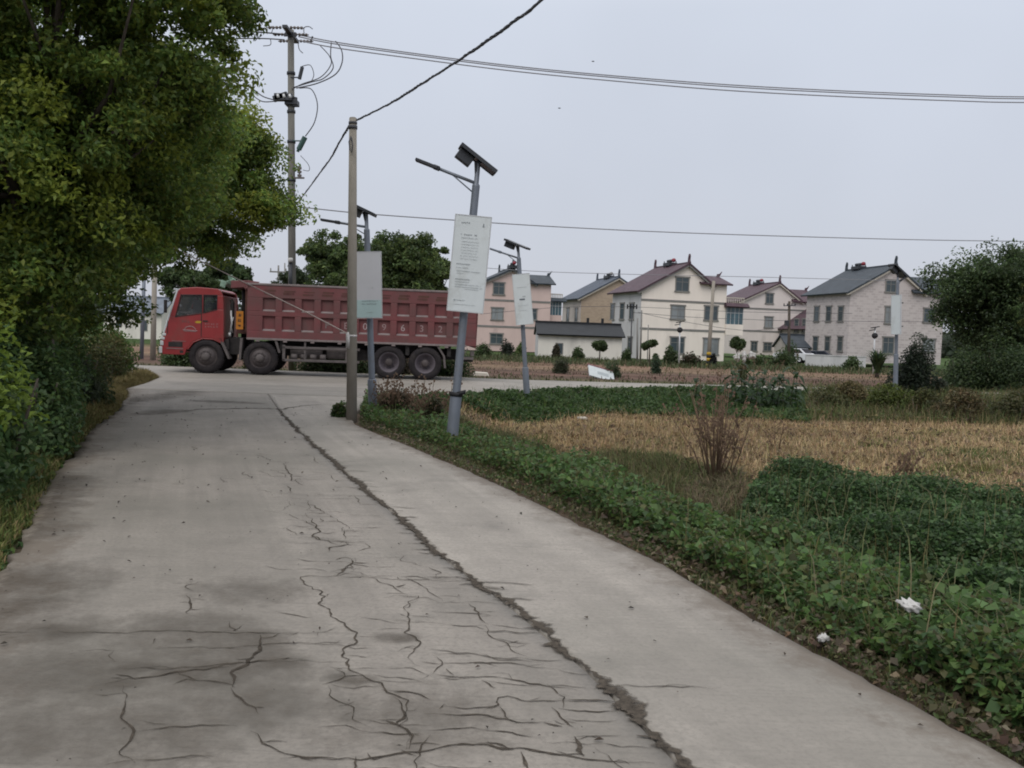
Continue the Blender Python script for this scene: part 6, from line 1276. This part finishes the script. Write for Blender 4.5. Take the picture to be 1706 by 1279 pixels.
# ---- corn by the cross road
def corn(px, D, h, lab, idx):
    b0 = gloc(px, D); r_ = thing('corn_plant', lab, 'corn', b0, (rad(RNG.uniform(-5, 5)), rad(RNG.uniform(-6, 6)), RNG.uniform(0, 6)), 'corn plants by the cross road')
    m = MB(); m.tube([(0, 0, -.05), (.01, 0, h*.5), (0, .01, h)], [.017, .014, .007], 6); st = m.build('stalk', M['corn_stalk'], r_, True)
    V, C = [], []
    q = []; nl = 12
    for k in range(nl):
        a = k*2.4+RNG.uniform(-.4, .4); z0 = h*(.06+.82*k/nl); L = h*RNG.uniform(.35, .5)*(1-.3*k/nl); d = np.array([math.cos(a), math.sin(a), 0]); s = np.array([-d[1], d[0], 0]); o = len(V)
        for j in range(6):
            t = j/5; p_ = d*L*t*.9 + np.array([0, 0, z0+L*(.75*t-1.05*t*t)]); w = .085*(1-t)**.6*(.6+1.2*min(t*3, 1)*.5)+.002
            V += [p_-s*w, p_+s*w]; cc = np.array((0.028, 0.056, 0.022))*RNG.uniform(.75, 1.25); C += [cc, cc]
            if j: q.append((o+2*j-2, o+2*j-1, o+2*j+1, o+2*j))
    q = np.array(q); raw_mesh('leaves', np.array(V), q.ravel(), np.arange(0, 4*len(q), 4), M['leaf'], r_, np.array(C))
    m = MB()
    for k in range(5): a = RNG.uniform(0, 6.28); m.tube([(0, 0, h-.02), (.05*math.cos(a), .05*math.sin(a), h+.1), (.09*math.cos(a), .09*math.sin(a), h+.14)], .005, 4)
    m.build('tassel', M['dry_stalk'], r_)
M['corn_stalk'] = mat('corn_stalk', (0.08, 0.095, 0.045), .7, .2, 6)
M['dry_stalk'] = mat('dry_stalk', (0.125, 0.082, 0.055), .9, .35, 7)
M['straw_stalk'] = mat('straw_stalk', (0.36, 0.27, 0.15), .85, .2, 7)
cl_ab = ['leftmost corn plant, standing apart from the row', 'corn plant second from the left of the row', 'tall thin corn plant in the left part of the row', 'short corn plant in the left part of the row', 'corn plant left of the middle of the row', 'corn plant in the middle of the row, half behind its neighbours', 'bushy corn plant in the middle of the row', 'corn plant just right of the middle of the row', 'short corn plant right of the middle of the row', 'corn plant in the right part of the row', 'corn plant third from the right of the row', 'corn plant next to the tallest one of the row', 'tallest corn plant at the right end of the row', 'low corn plant right of the tallest one']
for i, (px, D, h) in enumerate(((1165, 27, .75), (1222, 27.5, 1.05), (1229, 26.5, 1.45), (1238, 28, .9), (1248, 26.8, 1.0), (1257, 27.5, 1.1), (1265, 26.2, 1.05), (1274, 27.6, 1.15), (1283, 26.5, .9), (1292, 27.3, 1.1), (1301, 26.6, 1.1), (1311, 27.4, 1.15), (1322, 26.4, 1.5), (1330, 27.6, .8))): corn(px, D-.6, h*1.08, cl_ab[i], i)
# ---- dead stalks
def dead(label, px, D, h, n, spread, seed, dz=0.0, name='dead_weed', lean=.25):
    b0 = list(gloc(px, D)); b0[2] += dz; r_ = thing(name, label, 'weed', b0); g2 = random.Random(seed); m = MB(); t_ = MB()
    for k in range(n):
        a = g2.uniform(0, 6.28); rr = g2.uniform(0, spread*.25); L = h*g2.uniform(.45, 1); dx, dy = math.cos(a)*spread*g2.uniform(.1, 1), math.sin(a)*spread*g2.uniform(.1, .8)
        p0 = np.array((rr*math.cos(a), rr*math.sin(a), -.05)); p1 = p0+np.array((dx*.35, dy*.35, L*.5)); p2 = p0+np.array((dx*g2.uniform(.6, 1), dy, L))
        m.tube([p0, p1, p2], [.012, .009, .004], 5)
        for j in range(5):
            t = g2.uniform(.35, 1); q = p0*(1-t)+p2*t+np.array((0, 0, .02)); e_ = q+np.array((g2.uniform(-.14, .14), g2.uniform(-.1, .1), g2.uniform(.02, .2))); m.tube([q, e_], [.005, .0025], 4)
            for _ in range(2): c = e_+np.array([g2.uniform(-.03, .03) for _ in range(3)]); t_.obox(c, (.012, .004, 0), (-.003, .010, 0), (0, .003, .014))
    m.build('stalk', M['dry_stalk'], r_, True); tag(t_.build('seed_head', M['dry_stalk'], r_), kind='stuff')
    return r_
dead('tall bunch of dead reddish brown weed stalks at the edge of the stubble', 1205, 12.3, 1.55, 26, .62, 5)
dead('thin dead weed stalks beside the dark crop, right of the tall bunch', 1522, 12.6, .55, 9, .22, 8)
dead('two lone dead stalks in the stubble right of the tall bunch', 1305, 16.5, .7, 3, .3, 9)
dead('dry brown weeds between the concrete pole and the nearest lamp', 655, 17.2, .80, 34, .7, 12)
dead('dry brown weeds just left of the nearest street lamp', 722, 16.2, .75, 26, .5, 14)
gshrub('dull olive weed bush between the concrete pole and the nearest lamp', 668, 17.3, 85, 640, [(0.075, 0.07, 0.04), (0.055, 0.062, 0.03), (0.09, 0.075, 0.05)], 6000, 0.06, 'weed_bush', cat='weeds')
gshrub('small olive weed bush against the nearest street lamp', 730, 16.0, 50, 652, [(0.075, 0.07, 0.04), (0.055, 0.062, 0.03)], 3500, 0.055, 'weed_bush', cat='weeds')
gshrub('low green weeds at the foot of the concrete pole', 572, 16.3, 40, 668, VINE, 2500, 0.055, 'weed_bush', cat='weeds')
# brown thatch pile under the dead bunch
p = zone([(1140, 835), (1185, 815), (1232, 818), (1240, 848), (1205, 872), (1160, 858)], 3800, -.45); n_ = len(p)
V_, c__ = blade_arrays(np.stack([p[:, 0], p[:, 1], hz(p[:, 0], p[:, 1])+RNG.uniform(0, .12, n_)], 1), RNG.uniform(.08, .25, n_), .009, RNG.uniform(.8, 1.6, n_), palette(n_, [(0.15, 0.115, 0.08), (0.20, 0.15, 0.10), (0.11, 0.10, 0.055), (0.10, 0.12, 0.045)], .3))
tag(join_raw('dead_thatch', [('blade', V_, c__)], M['grass']), 'brown dead thatch heaped at the foot of the dead weed bunch', 'thatch', kind='stuff')
for lab, a, b_, D in (('pale broken straw stalk leaning out of the dead weed bunch', (1213, 780), (1232, 816), 12.2),):
    m = MB(); m.tube([P(*a, D), P(*b_, D-.05)], .009, 6); tag(m.build('straw_stalk', M['straw_stalk']), lab, 'stalk')
def litter_box(name, label, cat, px, py, z, sx, sy, sz, mat_, yaw=0, tilt=0):
    w = G(px, py, z); m = MB(); m.box(-sx, sx, -sy, sy, 0, sz); o_ = m.build(name, M[mat_], None, False, min(sx, sy, sz)*.25); o_.location = w; o_.rotation_euler = (tilt, 0, yaw); return tag(o_, label, cat)
litter_box('white_stick', 'short white stick lying left of the dead weed bunch', 'stick', 1180, 803, -.30, .13, .012, .015, 'cloth_white', .2)
litter_box('white_plank', 'pale plank piece lying in the weedy grass', 'plank', 878, 744, -.36, .16, .03, .03, 'trim_grey', .05)
litter_box('white_stone', 'pale stone lump in the stubble near the vines', 'stone', 970, 698, -.25, .10, .07, .05, 'trim_cream', .3)
w_ = P(800, 622, 39); m = MB(); m.prism([(-.36, 0), (.40, 0), (.30, .17), (-.26, .19)], 0, .5); o_ = m.build('stone_block', M['trim_cream'], None, False, .03); o_.location = (w_[0], 39, gz(w_[0], 39)-.02); tag(o_, 'pale cut stone block lying on the field behind the truck tail', 'stone')
def crumple(name, label, cat, px, py, z, r, mat_, flat=.5):
    w = G(px, py, z); import bmesh
    bm = bmesh.new(); bmesh.ops.create_icosphere(bm, subdivisions=3, radius=1)
    for v in bm.verts:
        c = v.co.copy(); k = 1+.35*math.sin(c.x*5+c.y*3)+.25*math.sin(c.y*9-c.z*7)+.16*math.sin(c.z*13+c.x*11); v.co = Vector((c.x*r*k*1.3, c.y*r*k*.8, c.z*r*flat*k))
    me = bpy.data.meshes.new(name); bm.to_mesh(me); bm.free(); me.materials.append(M[mat_]); me.polygons.foreach_set('use_smooth', [True]*len(me.polygons)); o_ = bpy.data.objects.new(name, me); COL.objects.link(o_); o_.location = (w[0], w[1], w[2]+r*flat*.5); o_.rotation_euler = (0.2, .15, random.uniform(0, 3)); return tag(o_, label, cat)
crumple('plastic_bag', 'crumpled white plastic bag lying on the vines at the right', 'bag', 1516, 1013, .26, .060, 'cloth_white', .42)
crumple('paper_scrap', 'small white paper scrap in the verge weeds near the road edge', 'litter', 1372, 1066, .02, .024, 'cloth_white', .8)
crumple('plastic_scrap', 'pale green plastic scrap in the vines right of the nearest lamp', 'litter', 822, 742, .02, .045, 'pale_green', .9) if 'pale_green' in M else None
# fallen sign board on the field
w_ = P(1003, 622, 41); r_ = thing('fallen_sign', 'fallen white sign board with a red edge lying tilted on the brown field', 'sign', (w_[0], 41, gz(w_[0], 41)+.05), (rad(-58), rad(14), rad(10)))
m = MB(); m.box(-.62, .62, -.03, .03, -.1, .75); pn = m.build('panel', M['ink_pale'], r_); m = MB(); m.box(-.64, .64, -.04, .04, .75, .86); m.build('red_edge', M['box_red'], r_)
m = MB(); m.box(-.2, .35, -.034, -.031, .18, .42); m.build('blue_mark', M['ink'], pn)
# white sacks under the clipped tree
for i, (px, py, s, lab) in enumerate(((1228, 595, 1.0, 'white sack at the left of three under the ball shaped tree'), (1240, 594, 1.15, 'middle white sack under the ball shaped tree'), (1253, 592, 1.0, 'white sack at the right of three under the ball shaped tree'))):
    w = P(px, py, 71); import bmesh
    bm = bmesh.new(); bmesh.ops.create_icosphere(bm, subdivisions=3, radius=1)
    for v in bm.verts: c = v.co; k = 1+.28*math.sin(c.x*4+i*2)+.25*math.sin(c.z*7+c.y*4+i*3); v.co = Vector((c.x*.24*s*k, c.y*.22*k, c.z*.30*s*k))
    me = bpy.data.meshes.new('sack'); bm.to_mesh(me); bm.free(); me.materials.append(M['cloth_white']); me.polygons.foreach_set('use_smooth', [True]*len(me.polygons)); o_ = bpy.data.objects.new('sack', me); COL.objects.link(o_); o_.location = w; tag(o_, lab, 'sack', 'white sacks under the tree')
# ---- parked cars
M['car_white'] = mat('car_white', (0.62, 0.63, 0.66), .3, .04, 3, 0, .5); M['car_dark'] = mat('car_dark', (0.03, 0.035, 0.055), .3, .1, 3, 0, .5); M['car_glass'] = mat('car_glass', (0.02, 0.025, 0.035), .08, .1, 3, 0, .6)
def car(label, px, D, yaw, body, dz):
    w = P(px, 595, D); r_ = thing('parked_car', label, 'car', (w[0], D, gz(w[0], D)+dz), (0, 0, yaw), 'cars parked before the houses'); hw = .86
    low_ = [(-2.0, .32), (-2.05, .6), (-1.95, .88), (-1.25, .98), (1.85, 1.0), (2.02, .9), (2.05, .5), (1.98, .28), (1.62, .28), (1.55, .5), (1.25, .62), (.95, .5), (.88, .26), (-.92, .26), (-1.0, .5), (-1.3, .62), (-1.6, .5), (-1.66, .3)]
    m = MB(); m.prism(low_, -hw, hw); m.prism([(-1.05, .97), (-.35, 1.44), (1.2, 1.50), (1.85, 1.0)], -hw+.1, hw-.1); bd = m.build('body', M[body], r_, False, .05)
    m = MB()
    for s in (-1, 1): y0 = s*(hw-.1); m.prism([(-.9, 1.0), (-.3, 1.38), (.32, 1.42), (.32, 1.0)], y0-.006, y0+.006); m.prism([(.4, 1.0), (.4, 1.42), (1.15, 1.42), (1.6, 1.02)], y0-.006, y0+.006)
    m.obox((-.71, 0, 1.215), (.30, 0, .20), (0, hw-.2, 0), (-.006, 0, .009)); m.obox((1.54, 0, 1.26), (-.27, 0, .21), (0, hw-.22, 0), (.006, 0, .008)); m.build('window', M['car_glass'], bd)
    for x in (-1.3, 1.25):
        for s in (-1, 1):
            y = s*(hw-.1); m = MB(); m.lathe_y([(.01, y-.1*s), (.3, y-.1*s), (.32, y), (.3, y+.09*s), (.2, y+.1*s)], x, .32, 18); w_ = m.build('wheel', M['rubber'], r_, True)
            m = MB(); m.lathe_y([(.2, y+.1*s), (.17, y+.07*s), (.01, y+.09*s)], x, .32, 14); m.build('rim', M['pale_metal'], w_, True)
    for s in (-1, 1): m = MB(); m.obox((-1.96, s*.62, .74), (.06, 0, .05), (0, .16, 0), (-.03, 0, .05)); m.build('headlight', M['pale_metal'], r_); m = MB(); m.obox((2.0, s*.68, .8), (.04, 0, 0), (0, .09, 0), (0, 0, .09)); m.build('tail_light', M['red_tank'], r_)
    return r_
car('white hatchback parked before the house row', 1322, 96, rad(-50), 'car_white', .25)
car('dark blue car parked right of the white hatchback', 1356, 97, rad(-30), 'car_dark', .1)
# bird dots far in the sky
for lab, px, py in (('dark bird high in the sky above the power lines', 988, 102), ('tiny bird in the sky below the power lines', 932, 180)):
    w = P(px, py, 70); r_ = thing('bird', lab, 'bird', w); m = MB(); m.tube([(-.11, 0, .01), (-.05, 0, 0), (.06, 0, 0), (.12, 0, .02)], [.012, .035, .03, .008], 8); m.build('body', M['black'], r_, True)
    m = MB(); m.prism([(-.03, 0), (.05, .0), (.02, .16), (-.02, .15)], .0, .008, 0, 'xy'); m.prism([(-.03, 0), (.05, .0), (.02, -.16), (-.02, -.15)], .0, .008, 0, 'xy'); m.build('wing', M['black'], r_)
# grass belt at the foot of the gardens
n_ = 15000; fx = RNG.uniform(-8, 62, n_); fy = RNG.uniform(67, 84, n_); kk = vnoise(fx, fy, .5, 1) > -.5; fx, fy = fx[kk], fy[kk]
V_, c__ = blade_arrays(np.stack([fx, fy, hz(fx, fy)-.02], 1), RNG.uniform(.15, .55, len(fx))*(1+.5*vnoise(fx, fy, .4, 2)), .07, RNG.uniform(.2, .9, len(fx)), palette(len(fx), [(0.075, 0.10, 0.045), (0.06, 0.085, 0.04), (0.11, 0.105, 0.06)], .3))
tag(join_raw('garden_grass', [('blade', V_, c__)], M['grass']), 'rough green grass belt in front of the gardens', 'grass', kind='stuff')
# far wooded belt closing the plain
n_ = 60000; a = RNG.uniform(-.72, .85, n_); Rr = RNG.uniform(230, 330, n_); fx, fy = np.sin(a)*Rr, np.cos(a)*Rr
hb = (5.5+2.0*vnoise(fx, fy, .03, 9)+1.5*vnoise(fx, fy, .11, 8)); fz = hz(fx, fy)+np.clip(hb, 2, 9)*RNG.uniform(0, 1, n_)**.8
V_, c__ = leaf_arrays(np.stack([fx, fy, fz], 1), RNG.uniform(.9, 2.0, n_), RNG.normal(size=(n_, 3))*.7+np.array([0, -.5, .7]), palette(n_, [(0.04, 0.055, 0.035), (0.05, 0.065, 0.04)], .25), .8)
tag(join_raw('far_wood', [('leaf', V_, c__)], M['leaf']), 'far dark belt of trees along the horizon', 'wood', kind='stuff')

# the same growth carried on past the right edge of the frame, where a step aside would see it
yv = np.linspace(-3, 3.3, 12); xv_ = np.interp(yv, YR, XR)
WV = np.concatenate([np.stack([xv_+.12, yv], 1), np.stack([xv_+2.0, yv+.3], 1)[::-1]])
parts = [('leaf',)+gcover_leaves(12000, WV, 0.05, VINE, 0.30, -0.05, 0, k=0, patch=0.7), ('leaf',)+gcover_leaves(5000, WV, 0.05, [(0.15, 0.11, 0.075), (0.10, 0.13, 0.05)], 0.06, -0.05, 0, k=1)]
tag(join_raw('ground_cover', parts, M['leaf']), 'low green vines on the nearest stretch of the right verge', 'ground cover', kind='stuff')
WB = np.array([(3.6, 3.0), (9.5, 3.0), (13, 9.0), (8.0, 10.4), (5.9, 8.4), (4.4, 5.6)])
tag(join_raw('crop_cover', [('leaf',)+gcover_leaves(34000, WB, 0.055, BC, 0.38, -0.35, 0, k=4, patch=0.45, hmin=.03)], M['leaf']), 'dark green leafy crop going on beyond the right edge', 'crop', kind='stuff')
WD = np.array([(9.8, 3.0), (24, 4.0), (26, 22.5), (15, 22.5), (12.5, 15), (10.5, 11), (13, 9)])
p = zone(WD, 26000, 0); tone = 1+.3*vnoise(p[:, 0]*.4, p[:, 1]*1.6, 1.2, 8)
V_, c__ = blade_arrays(np.stack([p[:, 0], p[:, 1], hz(p[:, 0], p[:, 1])-.01], 1), .14*RNG.uniform(.4, 1.4, len(p)), .014, RNG.uniform(.6, 1.7, len(p)), np.clip(palette(len(p), SC_, .25)*tone[:, None], .01, 1))
tag(join_raw('dry_stubble', [('blade', V_, c__)], M['grass']), 'dry stubble going on beyond the right edge', 'stubble', kind='stuff')
